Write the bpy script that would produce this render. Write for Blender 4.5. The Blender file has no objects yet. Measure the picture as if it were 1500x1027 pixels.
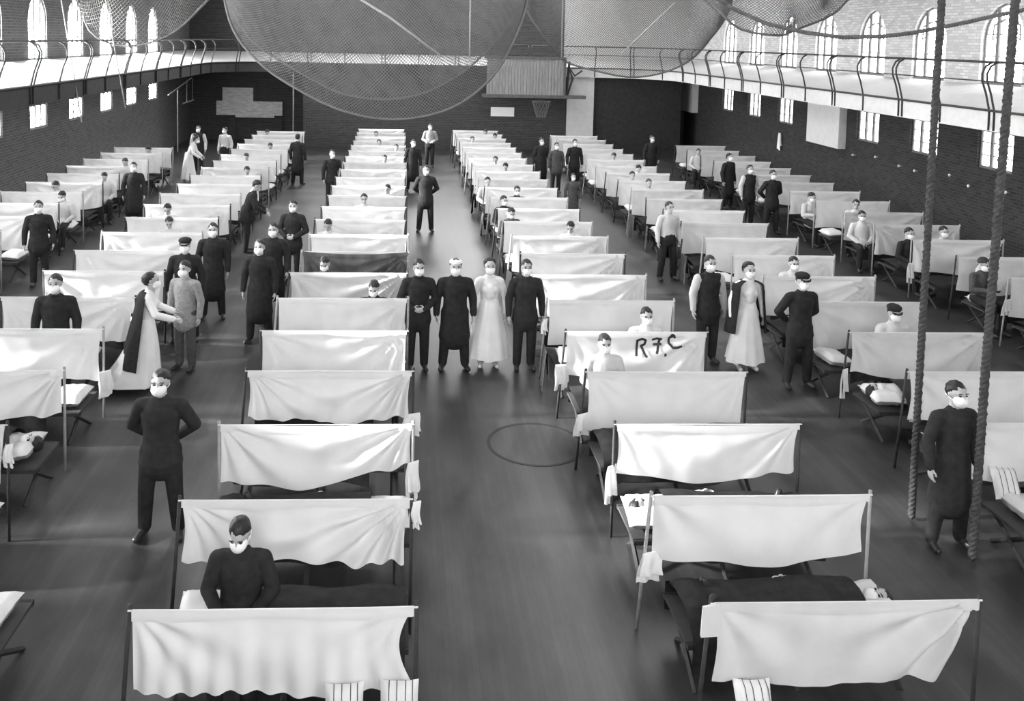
import bpy, bmesh, math, random
import numpy as np
from mathutils import Vector, Matrix, Euler
from math import sin, cos, pi, sqrt, exp, atan2, hypot
S = bpy.context.scene
C = S.collection
# ------------------------------------------------------------------ camera
cd = bpy.data.cameras.new('camera'); cam = bpy.data.objects.new('camera', cd); C.objects.link(cam)
FPX, PPX, PPY = 1310.81, 655.46, 149.61          # focal length and optical centre in pixels of 1500 x 1027
cd.sensor_fit = 'HORIZONTAL'; cd.sensor_width = 36.0; cd.lens = FPX / 1500 * 36
cd.shift_x = (750 - PPX) / 1500; cd.shift_y = -(513.5 - PPY) / 1500
cd.clip_start = .05; cd.clip_end = 300
YAW, PIT, ROL = .0523, .0712, .0208
cam.matrix_world = (Matrix.Translation((0, 0, 5.2835)) @ Matrix.Rotation(-YAW, 4, 'Z')
                    @ Matrix.Rotation(pi/2 - PIT, 4, 'X') @ Matrix.Rotation(ROL, 4, 'Z'))
S.camera = cam
# ------------------------------------------------------------------ world, exposure, large lights
w = bpy.data.worlds.new('overcast_sky'); S.world = w; w.use_nodes = True
w.node_tree.nodes['Background'].inputs[0].default_value = (1, 1, 1, 1)
w.node_tree.nodes['Background'].inputs[1].default_value = 1.0
S.view_settings.view_transform = 'Standard'; S.view_settings.look = 'None'
S.view_settings.exposure = 0.36; S.view_settings.gamma = 1.0; S.view_settings.use_curve_mapping = False
S.display_settings.display_device = 'sRGB'

def area(name, loc, rot, sx, sy, radiance):
    l = bpy.data.lights.new(name, 'AREA'); l.shape = 'RECTANGLE'; l.size = sx; l.size_y = sy
    l.energy = radiance * sx * sy * pi
    o = bpy.data.objects.new(name, l); C.objects.link(o); o.location = loc; o.rotation_euler = rot
    o['kind'] = 'structure'; o['label'] = 'area lamp standing for daylight at the ' + name.replace('_', ' ')
    return o
XL, XR, YF, YN = -10.5, 14.5, 45.0, -2.5           # inner faces of the hall
area('roof_skylight', (-2.6, 28, 9.75), (0, math.radians(-16), 0), 3.6, 31, 3.2)
area('roof_skylight', (6.6, 28, 9.75), (0, math.radians(16), 0), 3.6, 31, 3.0)
area('rear_gable_window', (2, YN + .15, 7.0), (math.radians(90), 0, 0), 13, 3.6, 3.2)
area('added_far_window', (2, YF - .12, 9.1), (math.radians(-90), 0, 0), 12, 3.4, 11.0)  # unseen lamp before the solid end wall, added to brighten the far floor
sl = bpy.data.lights.new('low_hazy_sun', 'SUN'); sl.energy = 42.0; sl.angle = math.radians(5)
so = bpy.data.objects.new('low_hazy_sun', sl); C.objects.link(so); so.rotation_euler = (0, math.radians(-(90 - 20.5)), math.radians(3)); so['kind'] = 'structure'
PANE_LEFT, PANE_RIGHT = 42.0, 3.0

# ------------------------------------------------------------------ materials
def mat(name, v, rough=.7, var=.12, scale=6.0, bump=0.0, spec=.3, transl=0.0, stretch=None):
    m = bpy.data.materials.new(name); m.use_nodes = True; nt = m.node_tree; n = nt.nodes; b = n['Principled BSDF']
    b.inputs['Roughness'].default_value = rough; b.inputs['Specular IOR Level'].default_value = spec
    tc = n.new('ShaderNodeTexCoord'); mp = n.new('ShaderNodeMapping'); no = n.new('ShaderNodeTexNoise'); cr = n.new('ShaderNodeValToRGB')
    nt.links.new(tc.outputs['Object'], mp.inputs[0]); nt.links.new(mp.outputs[0], no.inputs['Vector'])
    if stretch: mp.inputs['Scale'].default_value = stretch
    no.inputs['Scale'].default_value = scale; no.inputs['Detail'].default_value = 4
    lo, hi = v * (1 - var), v * (1 + var)
    cr.color_ramp.elements[0].color = (lo, lo, lo, 1); cr.color_ramp.elements[1].color = (hi, hi, hi, 1)
    cr.color_ramp.elements[0].position = .3; cr.color_ramp.elements[1].position = .7
    nt.links.new(no.outputs[0], cr.inputs[0]); nt.links.new(cr.outputs[0], b.inputs['Base Color'])
    if bump:
        bp = n.new('ShaderNodeBump'); bp.inputs['Strength'].default_value = bump; bp.inputs['Distance'].default_value = .02
        nt.links.new(no.outputs[0], bp.inputs['Height']); nt.links.new(bp.outputs[0], b.inputs['Normal'])
    if transl:
        t = n.new('ShaderNodeBsdfTranslucent'); mx = n.new('ShaderNodeMixShader'); mx.inputs[0].default_value = transl
        nt.links.new(cr.outputs[0], t.inputs[0]); nt.links.new(b.outputs[0], mx.inputs[1]); nt.links.new(t.outputs[0], mx.inputs[2])
        nt.links.new(mx.outputs[0], n['Material Output'].inputs[0])
    return m
def brick_mat(name, v, mortar, ax, bump=.4, hi_z=None, v_lo=None):
    """brickwork; ax = wall normal axis; above hi_z it is painted v, below it v_lo"""
    m = bpy.data.materials.new(name); m.use_nodes = True; nt = m.node_tree; n = nt.nodes; L = nt.links; b = n['Principled BSDF']
    b.inputs['Roughness'].default_value = .85; b.inputs['Specular IOR Level'].default_value = .15
    g = n.new('ShaderNodeNewGeometry'); sx = n.new('ShaderNodeSeparateXYZ'); cx = n.new('ShaderNodeCombineXYZ')
    L.new(g.outputs['Position'], sx.inputs[0]); L.new(sx.outputs['Y' if ax == 'x' else 'X'], cx.inputs[0]); L.new(sx.outputs['Z'], cx.inputs[1])
    br = n.new('ShaderNodeTexBrick'); L.new(cx.outputs[0], br.inputs['Vector'])
    br.inputs['Scale'].default_value = 1; br.inputs['Brick Width'].default_value = .23; br.inputs['Row Height'].default_value = .078
    br.inputs['Mortar Size'].default_value = .009; br.inputs['Bias'].default_value = 0
    for k, x in (('Color1', v * .8), ('Color2', v * 1.15), ('Mortar', mortar)): br.inputs[k].default_value = (x, x, x, 1)
    col = br.outputs[0]
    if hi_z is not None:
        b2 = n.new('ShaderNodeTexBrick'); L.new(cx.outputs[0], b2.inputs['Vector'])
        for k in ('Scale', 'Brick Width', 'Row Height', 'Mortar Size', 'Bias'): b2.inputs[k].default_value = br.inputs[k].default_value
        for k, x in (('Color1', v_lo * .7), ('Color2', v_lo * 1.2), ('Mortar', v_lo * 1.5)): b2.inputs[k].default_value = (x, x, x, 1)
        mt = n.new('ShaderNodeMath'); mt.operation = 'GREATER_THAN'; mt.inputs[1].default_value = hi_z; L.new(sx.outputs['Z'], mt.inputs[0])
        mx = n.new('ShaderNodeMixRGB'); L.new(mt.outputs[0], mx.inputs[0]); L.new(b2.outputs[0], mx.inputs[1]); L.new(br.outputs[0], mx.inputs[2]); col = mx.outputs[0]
    L.new(col, b.inputs['Base Color'])
    bp = n.new('ShaderNodeBump'); bp.inputs['Strength'].default_value = bump; bp.inputs['Distance'].default_value = .01
    L.new(br.outputs['Fac'], bp.inputs['Height']); bp.invert = True; L.new(bp.outputs[0], b.inputs['Normal'])
    return m
def glow(name, v):
    m = bpy.data.materials.new(name); m.use_nodes = True; nt = m.node_tree; nt.nodes.clear()
    e = nt.nodes.new('ShaderNodeEmission'); o = nt.nodes.new('ShaderNodeOutputMaterial'); e.inputs[1].default_value = v
    t = nt.nodes.new('ShaderNodeTexCoord'); no = nt.nodes.new('ShaderNodeTexNoise'); no.inputs['Scale'].default_value = 2.5
    cr = nt.nodes.new('ShaderNodeValToRGB'); cr.color_ramp.elements[0].color = (.75,)*3 + (1,)
    nt.links.new(t.outputs['Object'], no.inputs['Vector']); nt.links.new(no.outputs[0], cr.inputs[0]); nt.links.new(cr.outputs[0], e.inputs[0])
    tr = nt.nodes.new('ShaderNodeBsdfTransparent'); ad = nt.nodes.new('ShaderNodeAddShader'); tr.inputs[0].default_value = (.85, .85, .85, 1)
    nt.links.new(e.outputs[0], ad.inputs[0]); nt.links.new(tr.outputs[0], ad.inputs[1]); nt.links.new(ad.outputs[0], o.inputs[0]); return m
def floor_mat():
    m = bpy.data.materials.new('oiled_strip_floor'); m.use_nodes = True; nt = m.node_tree; n = nt.nodes; L = nt.links; b = n['Principled BSDF']
    g = n.new('ShaderNodeNewGeometry'); sx = n.new('ShaderNodeSeparateXYZ'); cx = n.new('ShaderNodeCombineXYZ'); L.new(g.outputs['Position'], sx.inputs[0])
    L.new(sx.outputs['Y'], cx.inputs[0]); L.new(sx.outputs['X'], cx.inputs[1])
    br = n.new('ShaderNodeTexBrick'); L.new(cx.outputs[0], br.inputs['Vector']); br.inputs['Scale'].default_value = 1
    br.inputs['Brick Width'].default_value = 2.2; br.inputs['Row Height'].default_value = .057; br.inputs['Mortar Size'].default_value = .0016; br.inputs['Mortar Smooth'].default_value = .3
    for k, x in (('Color1', .032), ('Color2', .044), ('Mortar', .020)): br.inputs[k].default_value = (x, x, x, 1)
    mp = n.new('ShaderNodeMapping'); mp.inputs['Scale'].default_value = (.8, .30, 1); L.new(g.outputs['Position'], mp.inputs[0])
    no = n.new('ShaderNodeTexNoise'); no.inputs['Scale'].default_value = 2.2; no.inputs['Detail'].default_value = 6; no.inputs['Roughness'].default_value = .65; L.new(mp.outputs[0], no.inputs['Vector'])
    cr = n.new('ShaderNodeValToRGB'); cr.color_ramp.elements[0].position = .32; cr.color_ramp.elements[1].position = .7
    cr.color_ramp.elements[0].color = (.40,)*3 + (1,); cr.color_ramp.elements[1].color = (1.55,)*3 + (1,); L.new(no.outputs[0], cr.inputs[0])
    mx = n.new('ShaderNodeMixRGB'); mx.blend_type = 'MULTIPLY'; mx.inputs[0].default_value = 1; L.new(br.outputs[0], mx.inputs[1]); L.new(cr.outputs[0], mx.inputs[2])
    L.new(mx.outputs[0], b.inputs['Base Color'])
    rr = n.new('ShaderNodeMapRange'); rr.inputs[3].default_value = .30; rr.inputs[4].default_value = .48; L.new(no.outputs[0], rr.inputs[0]); L.new(rr.outputs[0], b.inputs['Roughness'])
    b.inputs['Specular IOR Level'].default_value = .6
    return m
M = dict(
    floor=floor_mat(),
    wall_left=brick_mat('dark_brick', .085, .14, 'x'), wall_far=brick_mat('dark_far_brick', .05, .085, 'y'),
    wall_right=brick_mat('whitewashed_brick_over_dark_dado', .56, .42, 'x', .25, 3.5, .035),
    sunpatch_brick=brick_mat('sunpatch_brick', .62, .75, 'y', .6),
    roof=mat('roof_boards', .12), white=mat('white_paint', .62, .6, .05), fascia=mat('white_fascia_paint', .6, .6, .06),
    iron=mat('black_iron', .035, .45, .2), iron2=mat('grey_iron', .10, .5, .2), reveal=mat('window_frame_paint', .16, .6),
    pane_l=glow('bright_daylit_pane', PANE_LEFT), pane_r=glow('daylit_pane', PANE_RIGHT),
    sheet=mat('white_cotton_sheet', .70, .85, .05, 3, .15, .1, .22), sheet_backlit_tone=mat('backlit_toned_sheet', .11, .85, .3, 5, .2, .1, .1),
    sheet_grey=mat('worn_cotton_sheet', .60, .85, .08, 3, .15, .1, .22),
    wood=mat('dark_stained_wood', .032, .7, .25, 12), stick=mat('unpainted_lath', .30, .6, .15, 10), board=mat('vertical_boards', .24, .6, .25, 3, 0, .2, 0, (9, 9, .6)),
    canvas=mat('cot_canvas', .05, .9, .1), blanket=mat('dark_wool_blanket', .028, .95, .25, 9, .4, .1), blanket2=mat('charcoal_wool_blanket', .042, .95, .25, 9, .4, .1),
    pillow=mat('white_pillow_ticking', .66, .9, .07, 5, .2), towel=mat('white_towel', .74, .9, .06, 9, .3),
    skin=mat('skin', .42, .55, .06, 8), hair=mat('dark_hair', .02, .5, .3, 30, .3), hair2=mat('brown_hair', .045, .5, .3, 30, .3),
    mask=mat('white_gauze_mask', .80, .9, .03), eye=mat('dark_eye', .03, .2),
    black=mat('black_wool', .024, .9, .25, 14, .3, .15), navy=mat('dark_navy_wool', .028, .9, .2, 14, .3, .15), char=mat('charcoal_tweed', .07, .9, .25, 20, .3, .15),
    shirt=mat('white_shirt_cotton', .5, .85, .06, 6, .3), dress=mat('white_nurse_dress', .72, .85, .05, 5, .3), grey=mat('grey_knit', .25, .9, .2, 25, .4),
    shoe=mat('black_leather', .03, .35, .2), shoe_w=mat('white_canvas_shoe', .6, .7, .1), net=mat('pale_cord', .13, .9, .12), rope=mat('dark_hemp_rope', .055, .9, .3, 20, .5), rope2=mat('grey_hemp_rope', .13, .9, .3, 20, .5),
    paint=mat('black_paint', .025, .6), circle=mat('dark_court_paint', .03, .5, .2), card=mat('white_card', .75, .8, .03), knob=mat('white_porcelain', .8, .2, .02))

# ------------------------------------------------------------------ mesh building
class MB:
    def __init__(s): s.v = []; s.f = []
    def add(s, vs, fs):
        b = len(s.v); s.v += [tuple(p) for p in vs]; s.f += [tuple(i + b for i in f) for f in fs]; return s
    def box(s, x0, x1, y0, y1, z0, z1):
        return s.add([(x, y, z) for z in (z0, z1) for y in (y0, y1) for x in (x0, x1)],
                     [(0, 2, 3, 1), (4, 5, 7, 6), (0, 1, 5, 4), (2, 6, 7, 3), (0, 4, 6, 2), (1, 3, 7, 5)])
    def tube(s, pts, r, n=6, caps=True):
        pts = [Vector(p) for p in pts]; m = len(pts); rs = r if isinstance(r, (list, tuple)) else [r] * m
        vs = []; up = None
        for i, p in enumerate(pts):
            d = (pts[min(i + 1, m - 1)] - pts[max(i - 1, 0)])
            d = d.normalized() if d.length > 1e-9 else Vector((0, 0, 1))
            if up is None: up = Vector((0, 0, 1)) if abs(d.z) < .9 else Vector((1, 0, 0))
            u = (up - d * up.dot(d)).normalized(); v = d.cross(u); up = u
            for k in range(n):
                a = 2 * pi * k / n; vs.append(p + (u * cos(a) + v * sin(a)) * rs[i])
        fs = [(i * n + k, i * n + (k + 1) % n, (i + 1) * n + (k + 1) % n, (i + 1) * n + k) for i in range(m - 1) for k in range(n)]
        if caps: fs += [tuple(range(n))[::-1], tuple((m - 1) * n + k for k in range(n))]
        return s.add(vs, fs)
    def bar(s, a, b, wd, th=None): return s.tube([a, b], wd * .72, 4)
    def prism(s, poly, axis, a0, a1):
        n = len(poly)
        mk = {'x': lambda p, a: (a, p[0], p[1]), 'y': lambda p, a: (p[0], a, p[1]), 'z': lambda p, a: (p[0], p[1], a)}[axis]
        return s.add([mk(p, a0) for p in poly] + [mk(p, a1) for p in poly],
                     [tuple(range(n))[::-1], tuple(range(n, 2 * n))] + [(i, (i + 1) % n, n + (i + 1) % n, n + i) for i in range(n)])
    def ball(s, c, rx, ry, rz, nu=14, nv=9, fn=None, M_=None):
        vs = []
        for j in range(nv + 1):
            t = pi * j / nv
            for i in range(nu):
                a = 2 * pi * i / nu; p = Vector((rx * sin(t) * cos(a), ry * sin(t) * sin(a), rz * cos(t)))
                if fn: p = Vector(fn(p))
                if M_: p = M_ @ p
                vs.append(p + Vector(c))
        return s.add(vs, [(j * nu + i, (j + 1) * nu + i, (j + 1) * nu + (i + 1) % nu, j * nu + (i + 1) % nu) for j in range(nv) for i in range(nu)])
    def mesh(s, name, smooth=False):
        me = bpy.data.meshes.new(name); me.from_pydata(s.v, [], s.f)
        bm = bmesh.new(); bm.from_mesh(me); bmesh.ops.remove_doubles(bm, verts=bm.verts, dist=1e-6)
        bmesh.ops.recalc_face_normals(bm, faces=bm.faces); bm.to_mesh(me); bm.free()
        if smooth:
            for p in me.polygons: p.use_smooth = True
        return me
def link(name, me, m=None, parent=None, loc=None, rot=None, scale=None):
    if isinstance(me, MB): me = me.mesh(name)
    if m is not None and not me.materials: me.materials.append(M[m] if isinstance(m, str) else m)
    o = bpy.data.objects.new(name, me); C.objects.link(o)
    if parent: o.parent = parent
    if loc is not None: o.location = loc
    if rot is not None: o.rotation_euler = rot
    if scale is not None: o.scale = scale
    if m is not None and me.materials and me.materials[0] is not (M[m] if isinstance(m, str) else m):
        o.material_slots[0].link = 'OBJECT'; o.material_slots[0].material = M[m] if isinstance(m, str) else m
    return o
def tag(o, label, cat, group=None, kind=None):
    o['label'] = label; o['category'] = cat
    if group: o['group'] = group
    if kind: o['kind'] = kind
    return o
def empty(name, loc=(0, 0, 0), rz=0):
    o = bpy.data.objects.new(name, None); C.objects.link(o); o.location = loc; o.rotation_euler = (0, 0, rz); o.empty_display_size = .2
    return o
def struct(name, mb, m, label, parent=None, smooth=False):
    o = link(name, mb.mesh(name, smooth) if isinstance(mb, MB) else mb, m, parent)
    if parent is None: o['kind'] = 'structure'; o['label'] = label; o['category'] = name.split('_')[0]
    return o
R = random.Random(7)

# ------------------------------------------------------------------ hall: floor, walls, roof
struct('floor', MB().box(XL - .5, XR + .5, YN - .5, YF + .5, -.2, 0), 'floor', 'dark oiled strip-wood gymnasium floor')
def arch(y0, y1, zs, za, n=7):
    """pointed arch outline from (y0, zs) over the apex to (y1, zs)"""
    ym = (y0 + y1) / 2; wd = (y1 - y0) / 2; h = za - zs; rr = (wd * wd + h * h) / (2 * wd)
    pts = []
    amax = math.asin(min(1, h / rr))
    for i in range(n + 1):
        a = amax * i / n; pts.append((y0 + rr - rr * cos(a), zs + rr * sin(a)))
    return pts + [(2 * ym - p[0], p[1]) for p in pts[-2::-1]]
def side_wall(name, x0, x1, cols, m, label, H_=8.2):
    """wall slab between x0 and x1 with stacked openings; cols = [(yc, half, [(z0, z1, spring or None)])]"""
    b = MB(); y = YN
    for yc, hw, ops in cols:
        b.box(x0, x1, y, yc - hw, 0, H_); z = 0
        for z0, z1, sp, hw2 in ops:
            b.box(x0, x1, yc - hw, yc + hw, z, z0)
            if hw2 < hw: b.box(x0, x1, yc - hw, yc - hw2, z0, z1); b.box(x0, x1, yc + hw2, yc + hw, z0, z1)
            if sp:
                A = arch(yc - hw2, yc + hw2, sp, z1); k = len(A) // 2
                b.prism(A[:k + 1] + [(yc - hw2, z1)], 'x', x0, x1); b.prism(A[k:] + [(yc + hw2, z1)], 'x', x0, x1)
            z = z1
        b.box(x0, x1, yc - hw, yc + hw, z, H_); y = yc + hw
    b.box(x0, x1, y, YF + .5, 0, H_)
    return struct(name, b, m, label)
LY = [8.5 + 3 * k for k in range(11)]                                   # left window axes
RY = [3 + 3 * k for k in range(13)]
UP_L, LO_L = (4.42, 6.32, 5.55, .66), (2.42, 3.14, None, .60)
UP_R, LO_R = (4.42, 6.42, 5.50, .78), (2.33, 3.30, None, .66)
side_wall('wall_left', XL - .45, XL, [(y, .70, [LO_L, UP_L]) for y in LY], 'wall_left', 'dark brick side wall pierced by glaring pointed windows')
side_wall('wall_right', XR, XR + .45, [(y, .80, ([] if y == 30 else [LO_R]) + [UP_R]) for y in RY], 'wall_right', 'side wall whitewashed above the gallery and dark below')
struct('wall_far', MB().box(XL - .45, XR + .45, YF, YF + .4, 0, 12.5), 'wall_far', 'dark brick end wall behind the last row of beds')
struct('trim_8', MB().box(8.2, XR, YF - .06, YF, 4.3, 9.5), 'white', 'whitewashed upper part of the end wall above the gallery')
nb = MB()
nb.box(XL - .45, XR + .45, YN - .4, YN, 0, 5.0); nb.box(XL - .45, -4.6, YN - .4, YN, 5.0, 9); nb.box(8.6, XR + .45, YN - .4, YN, 5.0, 9); nb.box(XL - .45, XR + .45, YN - .4, YN, 9, 12.5)
struct('wall_near', nb, 'wall_far', 'dark brick end wall with a wide gable window')
rb = MB()
for x0, z0, x1, z1 in ((XL - .6, 8.1, -4.4, 9.4), (-.8, 10.6, 2, 11.5), (2, 11.5, 4.8, 10.6), (8.4, 9.4, XR + .6, 8.1)):
    rb.prism([(x0, z0), (x1, z1), (x1, z1 + .2), (x0, z0 + .2)], 'y', YN - .5, YF + .5)
for y0 in [YN - .5 + 3.4 * k for k in range(14)]:
    for x0, z0, x1, z1 in ((-4.5, 9.37, -.7, 10.63), (4.7, 10.63, 8.5, 9.37)):
        rb.prism([(x0, z0), (x1, z1), (x1, z1 + .15), (x0, z0 + .15)], 'y', y0, y0 + .25)
sk = MB()  # opaque panels over the roof openings, added to keep the sun out
for x0, z0, x1, z1 in ((-4.5, 9.45, -.7, 10.71), (4.7, 10.71, 8.5, 9.45)): sk.prism([(x0, z0), (x1, z1), (x1, z1 + .03), (x0, z0 + .03)], 'y', YN - .5, YF + .5)
struct('window_91', sk, 'white', 'opaque panels added over the roof skylights to block the sun')
struct('ceiling', rb, 'roof', 'boarded gable roof with two long skylight openings')

# windows: each with frame, mullions, glazing bars and panes
def window(n, side, yc, op, big, label):
    z0, z1, sp, hw = op; x = (XL - .07) if side == 'l' else (XR + .12); pm = 'pane_l' if side == 'l' else 'pane_r'
    root = empty('window_%d' % n, (x, yc, z0)); root['kind'] = 'structure'; root['label'] = label; root['category'] = 'window'
    H_ = z1 - z0; f = .06; fr = MB()
    def top(y):
        if not sp: return H_
        A = arch(-hw, hw, sp - z0, H_, 14)
        for (a, za), (b, zb) in zip(A, A[1:]):
            if a <= y <= b: return za + (zb - za) * (y - a) / max(b - a, 1e-6)
        return sp - z0
    if sp:
        A = [(-hw + f / 2, 0)] + arch(-hw + f / 2, hw - f / 2, sp - z0, H_ - f / 2) + [(hw - f / 2, 0)]
        fr.tube([(0, p[0], p[1]) for p in A], f * .6, 5); fr.box(-.04, .04, -hw, hw, 0, f)
    else:
        fr.box(-.04, .04, -hw, -hw + f, 0, H_); fr.box(-.04, .04, hw - f, hw, 0, H_); fr.box(-.04, .04, -hw + f, hw - f, 0, f); fr.box(-.04, .04, -hw + f, hw - f, H_ - f, H_)
    link('window_frame', fr, 'reveal', root)
    if not big:
        ys = [-hw * (1 - i / 4) for i in range(9)]
        link('pane', MB().prism([(ys[0], 0)] + [(y, top(y)) for y in ys] + [(ys[-1], 0)], 'x', -.008, .008), pm, root); return
    third = 2 * hw / 3; mw = .05
    for k in (-.5, .5):
        y = k * third; link('mullion', MB().box(-.05, .05, y - mw, y + mw, f, top(abs(y) + mw) if sp else H_ - f), 'reveal', root)
    for k in (-1, 0, 1):
        a, b = (k - .5) * third + (mw if k > -1 else 0), (k + .5) * third - (mw if k < 1 else 0)
        ys = [a + (b - a) * i / 6 for i in range(7)]
        p = link('pane', MB().prism([(a, f)] + [(y, top(y)) for y in ys] + [(b, f)], 'x', -.006, .006), pm, root)
        for q in ((.35, .62) if sp else (.34, .67)):
            link('glazing_bar', MB().box(-.02, .02, a, b, H_ * q - .012, H_ * q + .012), 'reveal', p)
    if sp:
        for k in (-1, 1): link('tracery', MB().tube([(0, k * third * .5, sp - z0 + .15), (0, k * third * .95, sp - z0 + .02), (0, k * hw * .6, sp - z0 + .38), (0, k * third * .12, sp - z0 + .52)], .03, 5), 'reveal', root)
nwin = 0
for side, ys, ups, los, lim in (('l', LY, UP_L, LO_L, 20), ('r', RY, UP_R, LO_R, 17)):
    for y in ys:
        wl = 'dark brick wall' if side == 'l' else 'whitewashed wall'
        nwin += 1; window(nwin, side, y, ups, y > lim, 'tall pointed three-light window above the gallery in the ' + wl)
        if side == 'r' and y == 30: continue
        nwin += 1; window(nwin, side, y, los, y > lim, 'low three-light window under the gallery in the ' + wl)
gw = MB().box(-4.6, 8.6, YN - .25, YN - .2, 5.0, 9.0)
struct('window_90', gw, 'pane_r', 'wide gable window')

# ------------------------------------------------------------------ banked running-track gallery with railing
XE_L, XE_R, YE, RC = -8.5, 12.5, 42.3, 3.2
def edge_path():
    P = [(XE_R, YN)] + [(XE_R, y) for y in (5, 15, 25, 33)]
    P += [(XE_R - RC + RC * cos(a), YE - RC + RC * sin(a)) for a in [pi / 2 * i / 8 for i in range(9)]]
    P += [(6, YE), (2, YE), (-2, YE)]
    P += [(XE_L + RC - RC * sin(a), YE - RC + RC * cos(a)) for a in [pi / 2 * i / 8 for i in range(9)]]
    P += [(XE_L, y) for y in (33, 25, 15, 5)] + [(XE_L, YN)]
    return P
EP = edge_path()
def outer(p):
    x, y = p
    if y < YE - RC + .01: return (XR if x > 0 else XL, y)
    if XE_L + RC - .01 < x < XE_R - RC + .01 and y > YE - .05: return (x, YF)
    cx = XE_R - RC if x > 2 else XE_L + RC; cy = YE - RC; dx, dy = x - cx, y - cy
    t = min(((XR if x > 2 else XL) - cx) / dx if abs(dx) > 1e-6 else 1e9, (YF - cy) / dy if dy > 1e-6 else 1e9)
    return (cx + dx * t, cy + dy * t)
gb = MB(); n = len(EP)
for z, fn in ((4.0, lambda p: p), (4.42, outer), (4.2, outer), (3.82, lambda p: p)):
    gb.v += [(fn(p)[0], fn(p)[1], z) for p in EP]
gb.f += [(k * n + i, k * n + i + 1, ((k + 1) % 4) * n + i + 1, ((k + 1) % 4) * n + i) for i in range(n - 1) for k in range(3)]
struct('gallery_deck', gb, 'white', 'white banked running track carried round the hall as a gallery')
def fascia(name, seg, m, label, z0=3.56, z1=4.0):
    b = MB(); k = len(seg)
    ins = []
    for i, p in enumerate(seg):
        a, c = seg[max(i - 1, 0)], seg[min(i + 1, k - 1)]; d = Vector((c[0] - a[0], c[1] - a[1])).normalized(); ins.append((p[0] - d.y * .05, p[1] + d.x * .05))
    for q, z in ((seg, z0), (ins, z0), (ins, z1 + .02), (seg, z1 + .02)): b.v += [(p[0], p[1], z) for p in q]
    b.f += [(j * k + i, j * k + i + 1, ((j + 1) % 4) * k + i + 1, ((j + 1) % 4) * k + i) for i in range(k - 1) for j in range(4)]
    return struct(name, b, m, label)
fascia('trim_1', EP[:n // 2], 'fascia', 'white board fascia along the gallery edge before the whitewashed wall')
fascia('trim_2', EP[n // 2 - 1:], 'wood', 'gallery edge fascia before the dark brick wall, coloured dark for its shade')  # the shade on this side is put in as a dark colour
# railing: posts, each an S-curved iron, and rails, as one thing per side
def resample(seg, step):
    L = [0]
    for a, b in zip(seg, seg[1:]): L.append(L[-1] + hypot(b[0] - a[0], b[1] - a[1]))
    out = []; s = 0
    while s <= L[-1]:
        for i in range(len(seg) - 1):
            if L[i] <= s <= L[i + 1] + 1e-9:
                t = (s - L[i]) / max(L[i + 1] - L[i], 1e-9); p = Vector((seg[i][0] + (seg[i + 1][0] - seg[i][0]) * t, seg[i][1] + (seg[i + 1][1] - seg[i][1]) * t))
                d = Vector((seg[i + 1][0] - seg[i][0], seg[i + 1][1] - seg[i][1])).normalized(); out.append((p, Vector((-d.y, d.x)))); break
        s += step
    return out
PROF = [(-.06, 3.58), (-.07, 4.0), (-.16, 4.35), (-.26, 4.62), (-.27, 4.78), (-.20, 4.93), (-.06, 5.02)]   # (offset into the hall is negative of inward normal)
def railing(seg, label, start):
    root = empty('gallery_railing', (seg[0][0], seg[0][1], 3.56)); tag(root, label, 'railing'); o0 = Vector(root.location)
    pb = MB().tube([(u, 0, z) for u, z in PROF], .024, 6).mesh('post', True)
    pts = resample(seg, 1.73)
    for i, (p, nrm) in enumerate(pts):
        if p.y < 8: continue
        ang = atan2(-nrm.y, -nrm.x)
        for dd in ((0, .16) if i % 2 == 0 else (0,)):
            t = Vector((-nrm.y, nrm.x)) * dd
            link('post', pb, 'iron', root, (p.x + t.x - o0.x, p.y + t.y - o0.y, -3.56), (0, 0, ang))
    fine = [q for q in resample(seg, .6) if q[0].y > 6]
    for u, z, r in ((-.06, 5.02, .028), (-.26, 4.62, .014), (-.08, 4.0, .028)):
        link('rail', MB().tube([(p.x + nr.x * -u - o0.x, p.y + nr.y * -u - o0.y, z - 3.56) for p, nr in fine], r, 6).mesh('rail', True), 'iron', root)
railing(EP[:n // 2], 'dark iron railing of S-curved posts before the whitewashed wall', 0)
railing(EP[n // 2 - 1:], 'dark iron railing of S-curved posts before the dark brick wall', 0)
# white piers under the gallery
struct('trim_3', MB().box(XR - .25, XR + .02, 28.3, 30.6, 1.95, 3.9), 'white', 'white boxed pier on the dark side wall under the gallery')
struct('trim_4', MB().box(XR - .3, XR + .02, 42.9, 44.9, 1.9, 3.9), 'white', 'white corner pier under the gallery')
struct('trim_5', MB().box(7.95, 9.25, 42.42, 42.8, 0, 4.0), 'fascia', 'broad white pier under the end gallery')
# sunlit patch of the end wall built as pale stepped brick, over a fireplace
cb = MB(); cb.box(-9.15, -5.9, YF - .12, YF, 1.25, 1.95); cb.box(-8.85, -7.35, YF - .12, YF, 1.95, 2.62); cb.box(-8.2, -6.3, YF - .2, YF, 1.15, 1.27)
struct('trim_6', cb, 'sunpatch_brick', 'patch of sunlight built as pale stepped brick on the dark end wall')
struct('trim_7', MB().box(-8.6, -8.2, YF - .2, YF, 0, 1.15).box(-6.3, -5.9, YF - .2, YF, 0, 1.15), 'wall_far', 'dark brick jambs of the fireplace opening')

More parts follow.
